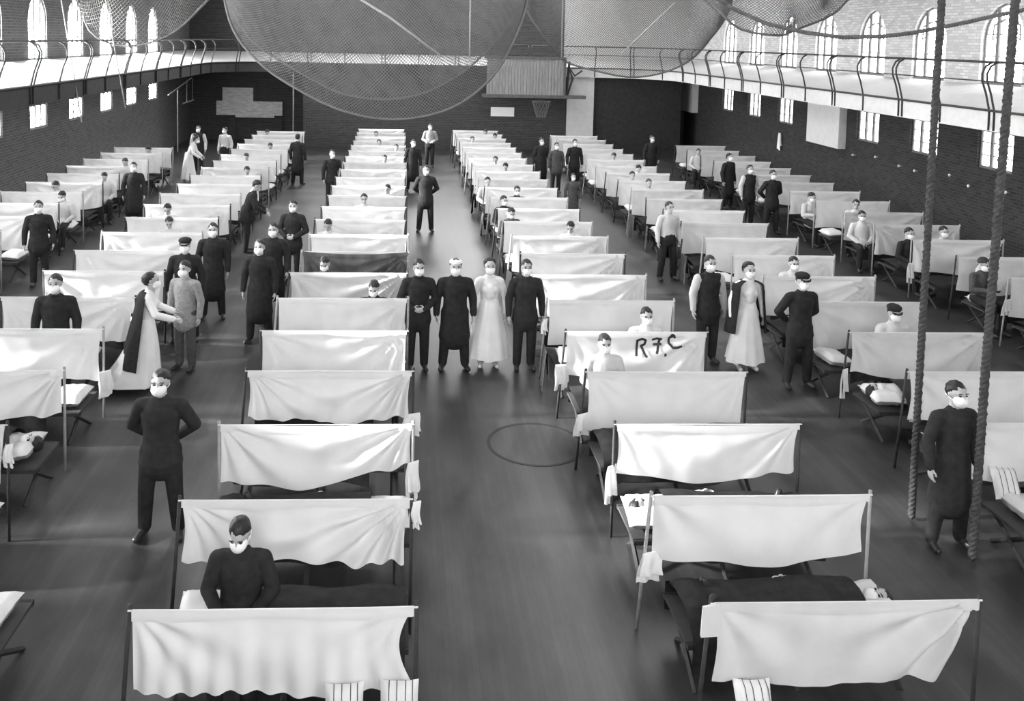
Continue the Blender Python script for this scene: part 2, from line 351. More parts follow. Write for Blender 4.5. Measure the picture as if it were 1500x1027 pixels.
# ------------------------------------------------------------------ hanging sheet screens between the cots
Y0, DY, ZT, WS = 6.1, 1.5, 1.25, 1.97
def row_y(r): return Y0 + DY * r
def cloth_disp(w, x, z, h, q):
    """depth offset of the hanging cloth at (x, z below the cord)"""
    s = min(max(x / w, 0), 1); t = min(max(z / h, 0), 1)
    d = -q['belly'] * sin(pi * s) * sin(pi * t * .75)
    for k, A, fr in (('R', q['fR'], q['nR']), ('L', q['fL'], q['nL'])):
        dx = (w - x) if k == 'R' else x; r = hypot(dx, z); th = atan2(z, max(dx, 1e-4))
        d += A * .045 * sin(th * fr + q['ph']) * min(1, r / .3) * exp(-max(r - .3, 0) / 1.0) * min(1, th / .25)
    d += q['rip'] * .035 * sin(2 * pi * s * q['nrip'] + q['ph'] * 2 + 1.5 * sin(5 * s)) * t ** 1.6
    d += .006 * sin(7 * x + 3 * z + q['ph']) + .004 * sin(17 * x - 5 * z)
    return d
def cloth_mesh(q, nx=44, nz=18):
    b = MB(); w = q['w']; vs = []
    for j in range(nz + 1):
        for i in range(nx + 1):
            s, t = i / nx, j / nz
            h = q['h0'] + (q['h1'] - q['h0']) * s + q['sagb'] * 4 * s * (1 - s) + .018 * sin(11 * s + q['ph']) + q['rip'] * .008 * sin(2 * pi * s * q['nrip'] + q['ph'])
            z = q['sag'] * 4 * s * (1 - s) + t * h
            x = s * w - q['pR'] * sin(pi * min(1, t * 1.05)) * s ** 5 - q['pB'] * t * s ** 3 + q['pL'] * sin(pi * min(1, t * 1.05)) * (1 - s) ** 5
            vs.append((x, cloth_disp(w, s * w, t * h, h, q), ZT - z))
    k = nx + 1
    b.add(vs, [(j * k + i, j * k + i + 1, (j + 1) * k + i + 1, (j + 1) * k + i) for j in range(nz) for i in range(nx)])
    vs = []
    for j in range(3):                                                     # edge of the sheet turned over the cord
        for i in range(nx + 1):
            s = i / nx; z = q['sag'] * 4 * s * (1 - s)
            vs.append((s * w, (.012, -.016, -.020 + .5 * cloth_disp(w, s * w, .07, q['h0'], q))[j], ZT - z + (.0, .008, -.065 - .012 * sin(9 * s + q['ph']))[j]))
    b.add(vs, [(j * k + i, j * k + i + 1, (j + 1) * k + i + 1, (j + 1) * k + i) for j in range(2) for i in range(nx)])
    me = b.mesh('cloth', True); me.materials.append(M['sheet']); return me
def Q(rr, **kw):
    q = dict(w=WS, h0=rr.uniform(.64, .74), h1=rr.uniform(.62, .72), sagb=rr.uniform(-.03, .06), sag=rr.uniform(.0, .025), belly=rr.uniform(.02, .07),
             fR=rr.choice([.4, .9, 1.3]), fL=rr.choice([.15, .4, .8]), nR=rr.uniform(12, 20), nL=rr.uniform(11, 18), rip=rr.choice([0, .1, .3]), nrip=rr.uniform(6, 10),
             ph=rr.uniform(0, 6), pR=rr.uniform(0, .03), pL=rr.uniform(0, .03), pB=rr.uniform(0, .05))
    q.update(kw); return q
VAR = [cloth_mesh(Q(random.Random(100 + i)), 30, 12) for i in range(12)]
POST = MB().tube([(0, 0, 0), (0, 0, ZT + .03)], .017, 6).mesh('post', True)
POST_L = MB().tube([(-.09, 0, 0), (0, 0, ZT + .03)], .017, 6).mesh('post_leaning', True)
CORD = MB().tube([(-.03, 0, ZT - .004), (WS + .03, 0, ZT - .004)], .007, 5).mesh('cord')
SPEC = {  # hand-shaped sheets of the near rows
    ('B', 0): dict(h0=.59, h1=.61, rip=.6, nrip=11, fR=.25, fL=.35, pR=.10, pL=.0, belly=.03, sagb=.02, sag=.008),
    ('B', 1): dict(h0=.56, h1=.58, fR=1.3, nR=20, fL=.5, rip=.5, nrip=5.3, sagb=-.02, pR=.02),
    ('B', 2): dict(h0=.62, h1=.40, fR=1.2, nR=12, fL=1.1, nL=12, sagb=.10, rip=0, belly=.08),
    ('B', 3): dict(h0=.56, h1=.58, fR=1.7, nR=15, fL=.9, nL=17, sagb=.03, belly=.07),
    ('B', 4): dict(fR=.5, fL=.6), ('B', 5): dict(fR=1.0, nR=14, fL=.1), ('B', 6): dict(fR=1.4, nR=19, fL=.9), ('B', 7): dict(fR=1.7, nR=22, fL=.9, sag=.05),
    ('C', 0): dict(h0=.60, h1=.56, fR=1.5, nR=10, fL=.4, nL=9, pB=.26, belly=.06, sagb=.02, rip=.1),
    ('C', 1): dict(h0=.56, h1=.54, fR=.5, nR=8, fL=.5, nL=8, sagb=.05, belly=.09, rip=0, pR=.03),
    ('C', 2): dict(h0=.52, h1=.50, fR=1.0, nR=10, fL=.2, sagb=.08, belly=.08, rip=0), ('C', 3): dict(fR=.2, fL=.2, belly=.05, rip=0, sagb=.0),
    ('C', 4): dict(h0=.62, h1=.64, fR=1.3, nR=13, fL=.15, rip=0, sag=.015, pR=0, pL=0, pB=0, sagb=0), ('C', 5): dict(fR=.25, fL=.1, rip=0), ('C', 6): dict(fR=1.5, nR=15, fL=.3), ('C', 7): dict(fR=1.2, fL=.3),
    ('D', 2): dict(h0=.62, fR=.3, fL=.3, w=2.4), ('D', 3): dict(h0=.62, fL=.5, fR=.4), ('D', 4): dict(h0=.58, fR=1.3, nR=12, fL=.9), ('D', 5): dict(fL=1.1, nL=11, sagb=.08, belly=.09, fR=.2),
    ('D', 6): dict(fR=1.9, nR=18, fL=.3), ('A', 4): dict(fR=.5, fL=.3, rip=0), ('A', 3): dict(h0=.72, h1=.52, fR=1.4, nR=11, fL=.3), ('A', 2): dict(fR=1.6, h1=.62), ('A', 5): dict(fR=.9, fL=.3), ('A', 6): dict(fR=.8, fL=.8),
    ('E', 8): dict(fL=.9, sagb=.04, fR=1.2), ('E', 9): dict(fL=1.2, nL=14), ('Z', 9): dict(fR=.8), ('Z', 10): dict(fR=1.0)}
COLS = dict(  # left end x, rows
    Z=(-9.92, range(8, 18)), A=(-5.95, range(2, 22)), B=(-1.81, range(0, 23)), C=(2.34, range(0, 23)), D=(6.40, range(2, 22)), E=(10.86, range(6, 20)))
COLNAME = dict(Z='column along the dark wall', A='second column from the dark wall', B='third column from the dark wall',
               C='column of the lettered sheet', D='column behind the climbing ropes', E='column along the white wall')
SLAB = {('B', 0): 'white sheet screen whose lower hem hangs in loose ripples', ('B', 1): 'white sheet screen behind the seated masked man in black with sharp folds',
        ('B', 2): 'white sheet screen sagging in a deep curve above a sleeping patient', ('B', 7): 'backlit sheet screen, its shade given as dark cloth, by the centre aisle',
        ('C', 0): 'white sheet screen with swooping diagonal folds and a turned-down corner tab', ('C', 1): 'smooth white sheet screen above patient with round white bandaged head',
        ('C', 4): 'white sheet screen hand-lettered R.F.C. in black', ('D', 2): 'broad white sheet screen above two striped pillows behind the climbing rope', ('A', 2): 'white sheet screen with towel tied to its post, by the bright floor patch'}
screens = {}
def screen(c, r):
    x0 = COLS[c][0]; rr = random.Random(hash_(c, r)); sp = SPEC.get((c, r))
    if (c, r) == ('D', 2): x0 -= .33
    root = empty('sheet_screen', (x0 + rr.uniform(-.03, .03), row_y(r) + rr.uniform(-.02, .02), 0))
    lab = SLAB.get((c, r)) or nth(c, r) + ' white sheet screen from the end wall, ' + COLNAME[c]
    tag(root, lab, 'screen', None if (c, r) in SLAB else 'sheet screens in the ' + COLNAME[c])
    pm = rr.choice(['wood', 'wood', 'stick']) if c in 'AB' else rr.choice(['wood', 'stick'])
    q = None
    if sp is not None:
        q = Q(rr, **sp); me = cloth_mesh(q, 84, 36) if r < 4 else cloth_mesh(q)
    else: me = VAR[rr.randrange(len(VAR))]
    m = 'sheet_backlit_tone' if (c, r) == ('B', 7) else ('sheet_grey' if rr.random() < .3 else 'sheet')  # one sheet is coloured dark to stand for being backlit
    w = q['w'] if q else WS
    link('cloth', me, m, root); link('cord', CORD, 'towel', root, scale=(w / WS, 1, 1))
    link('post', POST_L if rr.random() < .6 else POST, pm, root, (-.02, .02, 0)); link('post', POST, pm, root, (w + .02, .02, 0))
    screens[(c, r)] = (root, q); return root
ORD = ['last', 'second', 'third', 'fourth', 'fifth', 'sixth', 'seventh', 'eighth', 'ninth', 'tenth', 'eleventh', 'twelfth', 'thirteenth', 'fourteenth', 'fifteenth', 'sixteenth', 'seventeenth', 'eighteenth', 'nineteenth', 'twentieth', 'twenty-first', 'twenty-second', 'twenty-third']
def nth(c, r): k = max(COLS[c][1]) - r; return 'first' if k <= 0 else ORD[k]
def hash_(c, r): return ord(c) * 97 + r * 31
for c, (x0, rows) in COLS.items():
    for r in rows: screen(c, r)
# lettering R . F . C . brushed on its sheet
root, q = screens[('C', 4)]
STK = [[(0, 0), (.02, .28)], [(.0, .26), (.10, .30), (.17, .27), (.15, .20), (.07, .165)], [(.09, .17), (.16, .01), (.19, .0)],      # R
       [(.28, .275), (.36, .30), (.46, .285)], [(.42, .285), (.37, .10), (.35, .05)], [(.30, .19), (.45, .20)], [(.50, .06), (.505, .0)],   # F .
       [(.68, .34), (.63, .37), (.58, .31), (.575, .22), (.63, .16), (.72, .165), (.79, .185)], [(.585, .315), (.66, .335), (.70, .30)], [(.84, .17), (.85, .13)]]  # C .
lt = MB()
for st in STK:
    P = []
    for a, b_ in zip(st, st[1:]):
        P += [(a[0] + (b_[0] - a[0]) * k / 5, a[1] + (b_[1] - a[1]) * k / 5) for k in range(5)]
    P.append(st[-1]); n_ = len(P); vs = []
    for i, p in enumerate(P):
        d = Vector((P[min(i + 1, n_ - 1)][0] - P[max(i - 1, 0)][0], P[min(i + 1, n_ - 1)][1] - P[max(i - 1, 0)][1])).normalized(); nr = Vector((-d.y, d.x)) * .021
        for sg in (-1, 1):
            x, z = p[0] + nr.x * sg, p[1] + nr.y * sg; X, Zd = .97 + x * .80, .315 - z * .80
            s_ = X / q['w']; h = q['h0'] + (q['h1'] - q['h0']) * s_
            vs.append((X, cloth_disp(q['w'], X, Zd, h, q) - .030, ZT - q['sag'] * 4 * s_ * (1 - s_) - Zd))
    lt.add(vs, [(2 * i, 2 * i + 1, 2 * i + 3, 2 * i + 2) for i in range(n_ - 1)])
o = link('lettering', lt, 'paint', root); o['label'] = 'black brushed letters R.F.C.'
# turned-over corner tab on the front sheet of column C
root, q = screens[('C', 0)]
link('corner_tab', MB().add([(-.09, -.02, ZT - .02), (.03, -.03, ZT + .008), (.05, -.045, ZT - .22), (-.10, -.03, ZT - .24), (-.09, .0, ZT - .02), (.03, .0, ZT + .004), (.05, -.02, ZT - .22), (-.10, -.005, ZT - .24)],
     [(0, 1, 2, 3), (4, 7, 6, 5), (0, 4, 5, 1), (1, 5, 6, 2), (2, 6, 7, 3), (3, 7, 4, 0)]), 'sheet', root)

# ------------------------------------------------------------------ folding camp cots
def soft_box(b, x0, x1, y0, y1, z0, z1, r, nx=10, ny=6, puff=.0, rr=None):
    """pillow-like closed block"""
    vs = []; k = nx + 1; l = ny + 1
    for side in (0, 1):
        for j in range(l):
            for i in range(k):
                u, v = i / nx * 2 - 1, j / ny * 2 - 1
                e = (1 - abs(u) ** 6) * (1 - abs(v) ** 6); sq = 1 - .06 * (1 - abs(u)) * (abs(v) > .99) - 0
                x = (x0 + x1) / 2 + u * (x1 - x0) / 2 * (1 - .05 * (1 - v * v)) ; y = (y0 + y1) / 2 + v * (y1 - y0) / 2 * (1 - .07 * (1 - u * u))
                zm = (z0 + z1) / 2; hh = (z1 - z0) / 2 * max(e, 0) ** .5
                nz = (rr.uniform(-.006, .006) if rr else 0)
                vs.append((x, y, zm + (hh if side else -hh) + nz))
    fs = []
    for side in (0, 1):
        o_ = side * k * l
        fs += [(o_ + j * k + i, o_ + j * k + i + 1, o_ + (j + 1) * k + i + 1, o_ + (j + 1) * k + i) for j in range(ny) for i in range(nx)]
    return b.add(vs, fs)
LC, WC = 1.94, .70
def blanket_mesh(lump, seed):
    rr = random.Random(seed); b = MB(); nx, ny = 26, 16; vs = []
    for j in range(ny + 1):
        v = j / ny * 2 - 1; a = abs(v)
        for i in range(nx + 1):
            u = i / nx; x = (u - .5) * 1.52 + (.18 if lump >= 0 else .0)
            if a < .62: y = v / .62 * (WC / 2 + .03); z = .505
            else: y = math.copysign(WC / 2 + .03 + .015 * (a - .62) + .012 * sin(14 * u + seed), v); z = .505 - (a - .62) / .38 * (.24 + .03 * sin(9 * u + seed))
            if lump > 0 and a < .62:
                z += .215 * lump * (max(cos(pi * v / 1.24), 0) ** .7) * (1 - .40 * u) + .05 * lump * exp(-((u - .92) / .06) ** 2) * cos(pi * v / 1.24)
            z += .012 * sin(6 * u * 2 + 4 * v + seed) + rr.uniform(-.004, .004)
            vs.append((x, y, z))
    k = nx + 1
    b.add(vs, [(j * k + i, j * k + i + 1, (j + 1) * k + i + 1, (j + 1) * k + i) for j in range(ny) for i in range(nx)])
    vs2 = [(p[0], p[1] * .97, p[2] - .015) for p in vs]
    b.add(vs2, [(j * k + i, (j + 1) * k + i, (j + 1) * k + i + 1, j * k + i + 1) for j in range(ny) for i in range(nx)])
    me = b.mesh('blanket', True); me.materials.append(M['blanket']); return me
BLK = [blanket_mesh(0, s_) for s_ in (1, 2, 3)]; BLK_UP = [blanket_mesh(1, s_) for s_ in (5, 6)]
RAIL = MB().box(-LC / 2, LC / 2, -.022, .022, .385, .43).mesh('side_rail')
LEGM = MB().tube([(0, -.33, 0), (0, .33, .41)], .024, 4).mesh('leg')
CANV = MB().add([(x, y, z) for z in (.40, .43) for y in (-.33, 0, .33) for x in (-LC / 2, LC / 2)], [(0, 1, 3, 2), (2, 3, 5, 4), (6, 8, 9, 7), (8, 10, 11, 9), (0, 6, 7, 1), (4, 5, 11, 10), (0, 2, 8, 6), (2, 4, 10, 8), (1, 7, 9, 3), (3, 9, 11, 5)]).mesh('canvas')
PILM = [soft_box(MB(), -.2, .2, -.29, .29, .44, .60, .05, 10, 8, rr=random.Random(s_)).mesh('pillow', True) for s_ in (1, 2)]
for me in PILM: me.materials.append(M['pillow'])
LIE = {('B', 2): 1, ('C', 0): None, ('C', 1): 1, ('C', 2): -1, ('C', 3): 1, ('D', 4): -1, ('A', 3): 1, ('D', 2): -1, ('A', 2): 1, ('B', 0): 1}
def cot(c, r):
    rr = random.Random(hash_(c, r) + 5); x0 = COLS[c][0]; hd = LIE.get((c, r)) or rr.choice([-1, 1])
    if c == 'C' and r > 4: hd = -1 if r % 2 else 1
    lying = (c, r) in LIE and LIE[(c, r)] is not None
    if (c, r) == ('D', 2): x0 -= .15
    if (c, r) == ('A', 5): x0 -= .38
    root = empty('camp_cot', (x0 + WS / 2 + rr.uniform(-.04, .04), row_y(r) - .46, 0), 0 if hd < 0 else pi)   # head at local -x
    lab = nth(c, r) + (' cot from the end wall, patient lying, ' if lying else ' dark-blanketed cot from the end wall, ') + COLNAME[c]
    tag(root, lab, 'cot', ('occupied ' if lying else '') + 'cots of the ' + COLNAME[c])
    for s_ in (-1, 1): link('side_rail', RAIL, 'wood', root, (0, s_ * .33, 0))
    for x in (-.86, 0, .86):
        link('leg', LEGM, 'wood', root, (x - .02, 0, 0)); link('leg', LEGM, 'wood', root, (x + .025, 0, 0), (0, 0, pi))
    link('canvas', CANV, 'canvas', root)
    link('blanket', rr.choice(BLK_UP if lying else BLK), rr.choice(['blanket', 'blanket', 'blanket2']), root)
    link('pillow', rr.choice(PILM), 'pillow', root, (-.76, 0, .02 if lying else 0), (0, rr.uniform(-.1, .2), rr.uniform(-.1, .1)))
    return root
for c, (x0, rows) in COLS.items():
    for r in rows: cot(c, r)
o = cot('A', 1); o.location.x += .96; o.rotation_euler.z = pi; o['label'] = 'cot standing out into the aisle with a white pillow at its end'; del o['group']

# ------------------------------------------------------------------ people: one continuous body per pose, clothing colour by region
TAGS = ['skin', 'top', 'sleeve', 'bottom', 'shoe']
class Body:
    def __init__(s): s.p = []
    def cap(s, a, b, ra, rb, t, flat=1.0, fd=(0, 1, 0)): s.p.append((Vector(a), Vector(b), ra, rb, t, flat, Vector(fd).normalized())); return s
    def hand(s, w, d, side, curl):
        """palm, four unequal bent fingers and a thumb; d = direction of the hand, side = towards the thumb"""
        w, d, side, curl = Vector(w), Vector(d).normalized(), Vector(side).normalized(), Vector(curl).normalized()
        pe = w + d * .085
        s.cap(w + d * .015, pe - d * .015, .030, .036, 'skin', .55, curl)
        for k, L in ((-1.5, .060), (-.5, .074), (.5, .080), (1.5, .072)):
            a = pe + side * (k * .0215) - d * .005; b = a + d * L * .55 + curl * .006; e = b + (d * .75 + curl * .65).normalized() * L * .5
            s.cap(a, b, .0098, .0090, 'skin'); s.cap(b, e, .0090, .0078, 'skin')
        a = w + d * .03 + side * .030; b = a + (d * .6 + side * .7 + curl * .3).normalized() * .040; s.cap(a, b, .0125, .0105, 'skin'); s.cap(b, b + (d * .9 + curl * .3).normalized() * .032, .0105, .0085, 'skin')
    def head(s, Mh):
        def P(x, y, z): return Mh @ Vector((x, y, z))
        fy = (Mh.to_3x3() @ Vector((1, 0, 0)))
        s.cap(P(0, .012, .025), P(0, -.006, .03), .098, .094, 'skin', .80, fy)          # skull
        s.cap(P(0, -.030, -.045), P(0, -.042, -.062), .066, .052, 'skin', .86, fy)       # face and jaw
        s.cap(P(0, -.055, -.085), P(0, -.065, -.085), .030, .028, 'skin')                # chin
        s.cap(P(0, -.096, .012), P(0, -.116, -.030), .010, .016, 'skin')                 # nose
        s.cap(P(-.03, -.092, .028), P(.03, -.092, .028), .012, .012, 'skin')             # brow
        for k in (-1, 1): s.cap(P(k * .080, .008, .012), P(k * .078, .010, -.028), .017, .011, 'skin', .5, fy)
        s.cap(P(0, .015, -.17), P(0, .008, -.06), .058, .054, 'skin')                    # neck
    def build(s, name, vox=.0085, dec=.22):
        b = MB()
        for a, c, ra, rb, t, fl, fd in s.p:
            ax = c - a; L = ax.length; d = ax / L if L > 1e-6 else Vector((0, 0, 1))
            u = d.orthogonal().normalized(); v = d.cross(u); nr = 16 if ra > .03 else 10; rings = []
            for k in range(1, 4): ph = -pi / 2 + pi / 2 * k / 4; rings.append((a + d * ra * sin(ph), ra * cos(ph), a))
            rings.append((a, ra, a)); rings.append((c, rb, c))
            for k in range(1, 4): ph = pi / 2 * k / 4; rings.append((c + d * rb * sin(ph), rb * cos(ph), c))
            vs = [a - d * ra] + [p + (u * cos(2 * pi * i / nr) + v * sin(2 * pi * i / nr)) * r for p, r, _ in rings for i in range(nr)] + [c + d * rb]
            if fl != 1:
                o = []
                for x in vs:
                    tt = max(0, min(1, (x - a).dot(d) / L)) if L > 1e-6 else 0; base = a + ax * tt; off = x - base; o.append(base + off - fd * off.dot(fd) * (1 - fl))
                vs = o
            m = len(rings); fs = [(0, 1 + (i + 1) % nr, 1 + i) for i in range(nr)] + [(1 + j * nr + i, 1 + j * nr + (i + 1) % nr, 1 + (j + 1) * nr + (i + 1) % nr, 1 + (j + 1) * nr + i) for j in range(m - 1) for i in range(nr)]
            fs += [(1 + (m - 1) * nr + i, 1 + (m - 1) * nr + (i + 1) % nr, 1 + m * nr) for i in range(nr)]
            b.add(vs, fs)
        me = b.mesh(name + '_raw'); o = bpy.data.objects.new(name + '_raw', me); C.objects.link(o)
        md = o.modifiers.new('r', 'REMESH'); md.mode = 'VOXEL'; md.voxel_size = vox
        sm = o.modifiers.new('s', 'SMOOTH'); sm.factor = .5; sm.iterations = 2
        dc = o.modifiers.new('d', 'DECIMATE'); dc.ratio = dec
        dg = bpy.context.evaluated_depsgraph_get(); out = bpy.data.meshes.new_from_object(o.evaluated_get(dg)); out.name = name
        bpy.data.objects.remove(o); bpy.data.meshes.remove(me)
        out.materials.clear()
        for t in TAGS: out.materials.append(M['skin'])
        n = len(out.polygons); cen = np.zeros(n * 3); out.polygons.foreach_get('center', cen); cen = cen.reshape(-1, 3); best = np.full(n, 1e9); ti = np.zeros(n, int)
        for a, c, ra, rb, t, fl, fd in s.p:
            A, D_ = np.array(a), np.array(c - a); L2 = D_ @ D_; tt = np.clip((cen - A) @ D_ / L2, 0, 1) if L2 > 1e-9 else np.zeros(n)
            off = cen - A - tt[:, None] * D_; F = np.array(fd)
            if fl != 1: off = off + (off @ F)[:, None] * F * (1 / fl - 1)
            dd = np.linalg.norm(off, axis=1) - (ra + (rb - ra) * tt); k = dd < best; best[k] = dd[k]; ti[k] = TAGS.index(t)
        out.polygons.foreach_set('material_index', ti.astype(np.int32)); out.polygons.foreach_set('use_smooth', np.ones(n, bool)); out.update()
        return out
def upper(B, Mx, arms, hd, female=False, hem=True):
    """torso, arms and head in a frame whose origin is the pelvis; arms = [(elbow, wrist, hand dir, thumb side, curl)] for left and right"""
    P = lambda x, y, z: Mx @ Vector((x, y, z)); R3 = Mx.to_3x3(); fy = R3 @ Vector((0, 1, 0))
    k = .9 if female else 1.0
    B.cap(P(0, 0, 0), P(0, 0, .14), .176 * k, .168 * (.82 if female else 1), 'top', .74, fy); B.cap(P(0, 0, .14), P(0, 0, .33), .168 * (.80 if female else 1), .190 * k, 'top', .70, fy)
    B.cap(P(0, 0, .33), P(0, .0, .415), .190 * k, .13, 'top', .68, fy)
    B.cap(P(-.15 * k, .005, .425), P(.15 * k, .005, .425), .072, .072, 'top'); B.cap(P(0, .012, .44), P(0, .012, .49), .10, .066, 'top', .85, fy)
    if female: B.cap(P(-.065, -.068, .30), P(.065, -.068, .30), .068, .068, 'top'); B.cap(P(0, -.05, .22), P(0, -.06, .33), .09, .09, 'top')
    for (el, wr, hdir, side, curl), sx in zip(arms, (-1, 1)):
        sh = P(sx * .185 * k, .005, .415); e, w_ = P(*el), P(*wr)
        B.cap(sh, e, .074 * k, .062 * k, 'sleeve'); B.cap(e, w_, .062 * k, .047, 'sleeve'); B.hand(w_, R3 @ Vector(hdir), R3 @ Vector(side), R3 @ Vector(curl))
    Mh = Mx @ Matrix.Translation((0, -.012, .655)) @ Euler(hd).to_matrix().to_4x4(); B.head(Mh); return Mh
def legs(B, pts, foot=(0, -1, 0), foot_f=None):
    for hip, kn, an, toe in pts:
        B.cap(hip, kn, .100, .078, 'bottom'); B.cap(kn, an, .078, .064, 'bottom'); a, t = Vector(an), Vector(toe)
        B.cap((a.x, a.y + .02 if toe[1] < an[1] else a.y, a.z - .045), toe, .042, .036, 'shoe'); B.cap(an, (a.x, a.y, a.z - .04), .048, .045, 'shoe')
D_ = (0, 0, -1)
ARM = dict(
    side=[((sx * .255, .03, .165), (sx * .265, -.03, -.07), (0, -.12, -1), (0, -1, 0), (-sx, 0, 0)) for sx in (-1, 1)],
    back=[((sx * .295, .11, .17), (sx * .13, .185, .02), (-sx, .1, -.3), (0, 0, 1), (0, -1, 0)) for sx in (-1, 1)],
    clasp=[((sx * .275, .02, .16), (sx * .10, -.20, .06), (-sx, -.15, -.15), (0, 0, 1), (0, 1, -.2)) for sx in (-1, 1)],
    reach=[((sx * .26, -.14, .22), (sx * .20, -.38, .16), (-sx * .2, -1, -.1), (-sx * .6, 0, 1), (0, 0, -1)) for sx in (-1, 1)],
    lap=[((sx * .265, -.02, .16), (sx * .12, -.24, .06), (-sx * .7, -.7, -.2), (0, -.3, 1), (0, .2, -1)) for sx in (-1, 1)],
    book=[((sx * .255, -.08, .18), (sx * .12, -.28, .22), (-sx * .5, -.6, .5), (0, -.3, 1), (0, .8, .2)) for sx in (-1, 1)])
POSE = {}
def pose(name, arms, stance='stand', hd=(0, 0, 0), lean=0, coat=0, female=False, vox=.0085, tucked=False):
    B = Body(); zp = .95
    if stance == 'stand': legs(B, [((s_ * .095, 0, .91), (s_ * .105, -.01, .50), (s_ * .11, .02, .10), (s_ * .135, -.135, .04)) for s_ in (-1, 1)])
    elif stance == 'apart': legs(B, [((s_ * .10, 0, .91), (s_ * .135, -.015, .50), (s_ * .16, .02, .10), (s_ * .20, -.13, .04)) for s_ in (-1, 1)])
    elif stance == 'sit': zp = .60; legs(B, [((s_ * .095, 0, .60), (s_ * .13, -.44, .55), (s_ * .13, -.42, .10), (s_ * .15, -.58, .04)) for s_ in (-1, 1)])
    Mx = Matrix.Translation((0, 0, zp)) @ Matrix.Rotation(lean, 4, 'X')
    if stance != 'sit': (B.cap((0, 0, .98), (0, 0, .90), .170, .178, 'bottom', .78) if tucked else B.cap((0, 0, .98), (0, 0, .80 - coat), .176, .212 + .06 * coat, 'top', .74) if not female else B.cap((0, 0, .93), (0, 0, .86), .165, .165, 'top', .8))
    else: B.cap((0, 0, .60), (0, -.10, .57), .165, .16, 'top', .85)
    Mh = upper(B, Mx, ARM[arms], hd, female)
    POSE[name] = (B.build('body_' + name, vox), Mh, Mx)
pose('side', 'side'); pose('back', 'back', 'apart'); pose('coat', 'side', 'apart', coat=.27); pose('clasp', 'clasp', 'stand', hd=(.1, 0, .15))
pose('clasp_t', 'clasp', hd=(.1, 0, .15), tucked=True); pose('side_t', 'side', 'apart', tucked=True); pose('nurse', 'side', female=True); pose('bend', 'reach', 'stand', hd=(-.1, 0, 0), lean=.42, female=True); pose('bendm', 'reach', 'stand', hd=(.2, 0, 0), lean=.35)
pose('stoop', 'reach', 'stand', hd=(-.15, 0, 0), lean=.12, female=True); pose('sit', 'lap', 'sit', hd=(.12, 0, 0)); pose('down', 'lap', 'sit', hd=(.40, 0, -.15), lean=.08); pose('book', 'book', 'sit', hd=(.35, 0, .3), lean=.05)
def lie_pose():
    B = Body(); T = Matrix.Rotation(pi / 2, 4, 'Y') @ Matrix.Identity(4)
    # stand along local x: head at -x, feet at +x, face up
    F = Matrix(((0, 0, -1, 0), (1, 0, 0, 0), (0, -1, 0, 0), (0, 0, 0, 1)))       # body z -> -x, body x -> y, body -y -> z
    for s_ in (-1, 1):
        p = [F @ Vector(q_) for q_ in ((s_ * .095, 0, -.04), (s_ * .10, -.03, -.45), (s_ * .11, 0, -.85), (s_ * .13, -.13, -.90))]
        B.cap(p[0], p[1], .095, .066, 'bottom'); B.cap(p[1], p[2], .066, .052, 'bottom'); B.cap(p[2], p[3], .046, .036, 'shoe')
    Mh = upper(B, F, ARM['side'], (.35, 0, .35)); POSE['lie'] = (B.build('body_lie', .009), Mh, F)
lie_pose()
def tuck(p, keep, k=.80): return p * (1 + .05 * sin(70 * p.x + 2) * sin(60 * p.y + 1) + .03 * sin(110 * p.z + 60 * p.x)) if keep else p * k
HAIR = MB().ball((0, .014, .028), .087, .108, .108, 24, 18, lambda p: tuck(p, p.z > (.036 if p.y < -.055 else .036 - (p.y + .055) * .75 if p.y < .04 else -.085), .84)).mesh('hair', True)
HAIR_F = MB().ball((0, .022, .035), .108, .118, .108, 18, 12, lambda p: tuck(p, p.z > .015 - .55 * max(p.y, -.08) or p.y > .02, .74)).ball((0, .095, .045), .055, .045, .05, 10, 7).mesh('hair', True)
CAP = MB().ball((0, .01, .085), .108, .118, .055, 18, 8).ball((0, .01, .055), .092, .108, .035, 18, 6).tube([(-.075, -.085, .045), (-.04, -.135, .036), (0, -.15, .034), (.04, -.135, .036), (.075, -.085, .045)], .012, 5).mesh('cap', True)
CAP_W = MB().ball((0, .015, .088), .090, .108, .036, 18, 8).ball((0, .012, .075), .094, .110, .03, 18, 6).mesh('cap', True)
def mk(p):
    p = Vector(p); 
    if p.y > .02: p.x *= .9; p.y = .02 + (p.y - .02) * .4
    if p.z < 0: p.x *= 1 + p.z * 3.0
    return p
MASK = MB().ball((0, -.052, -.052), .074, .086, .070, 18, 12, mk).mesh('face_mask', True)
STRAP = MB().tube([(.081 * cos(a), .012 + .100 * sin(a), -.028 + .02 * sin(a)) for a in [2 * pi * i / 24 for i in range(25)]], .0045, 4, False).mesh('mask_strap', True)
EYE = MB().ball((0, 0, 0), .017, .010, .0095, 10, 6).mesh('eye', True)
BROW = MB().tube([(-.022, .004, -.002), (0, 0, .003), (.022, .006, 0)], .0055, 5).mesh('eyebrow', True)
def skirt_mesh(z0, z1, r0, r1, n=40, m=12, back=0.0, seed=0):
    b = MB(); vs = []
    for j in range(m + 1):
        t = j / m; r = r0 + (r1 - r0) * t ** .85
        for i in range(n):
            a = 2 * pi * i / n; f = 1 + .07 * t * sin(11 * a + seed + sin(3 * a)) ; y = r * .86 * sin(a) * f
            vs.append((r * cos(a) * f, y + back * t * t * (1.3 if y > 0 else .25), z0 + (z1 - z0) * t + .015 * t * sin(5 * a)))
    b.add(vs, [(j * n + i, j * n + (i + 1) % n, (j + 1) * n + (i + 1) % n, (j + 1) * n + i) for j in range(m) for i in range(n)] + [tuple(range(n))]); return b.mesh('skirt', True)
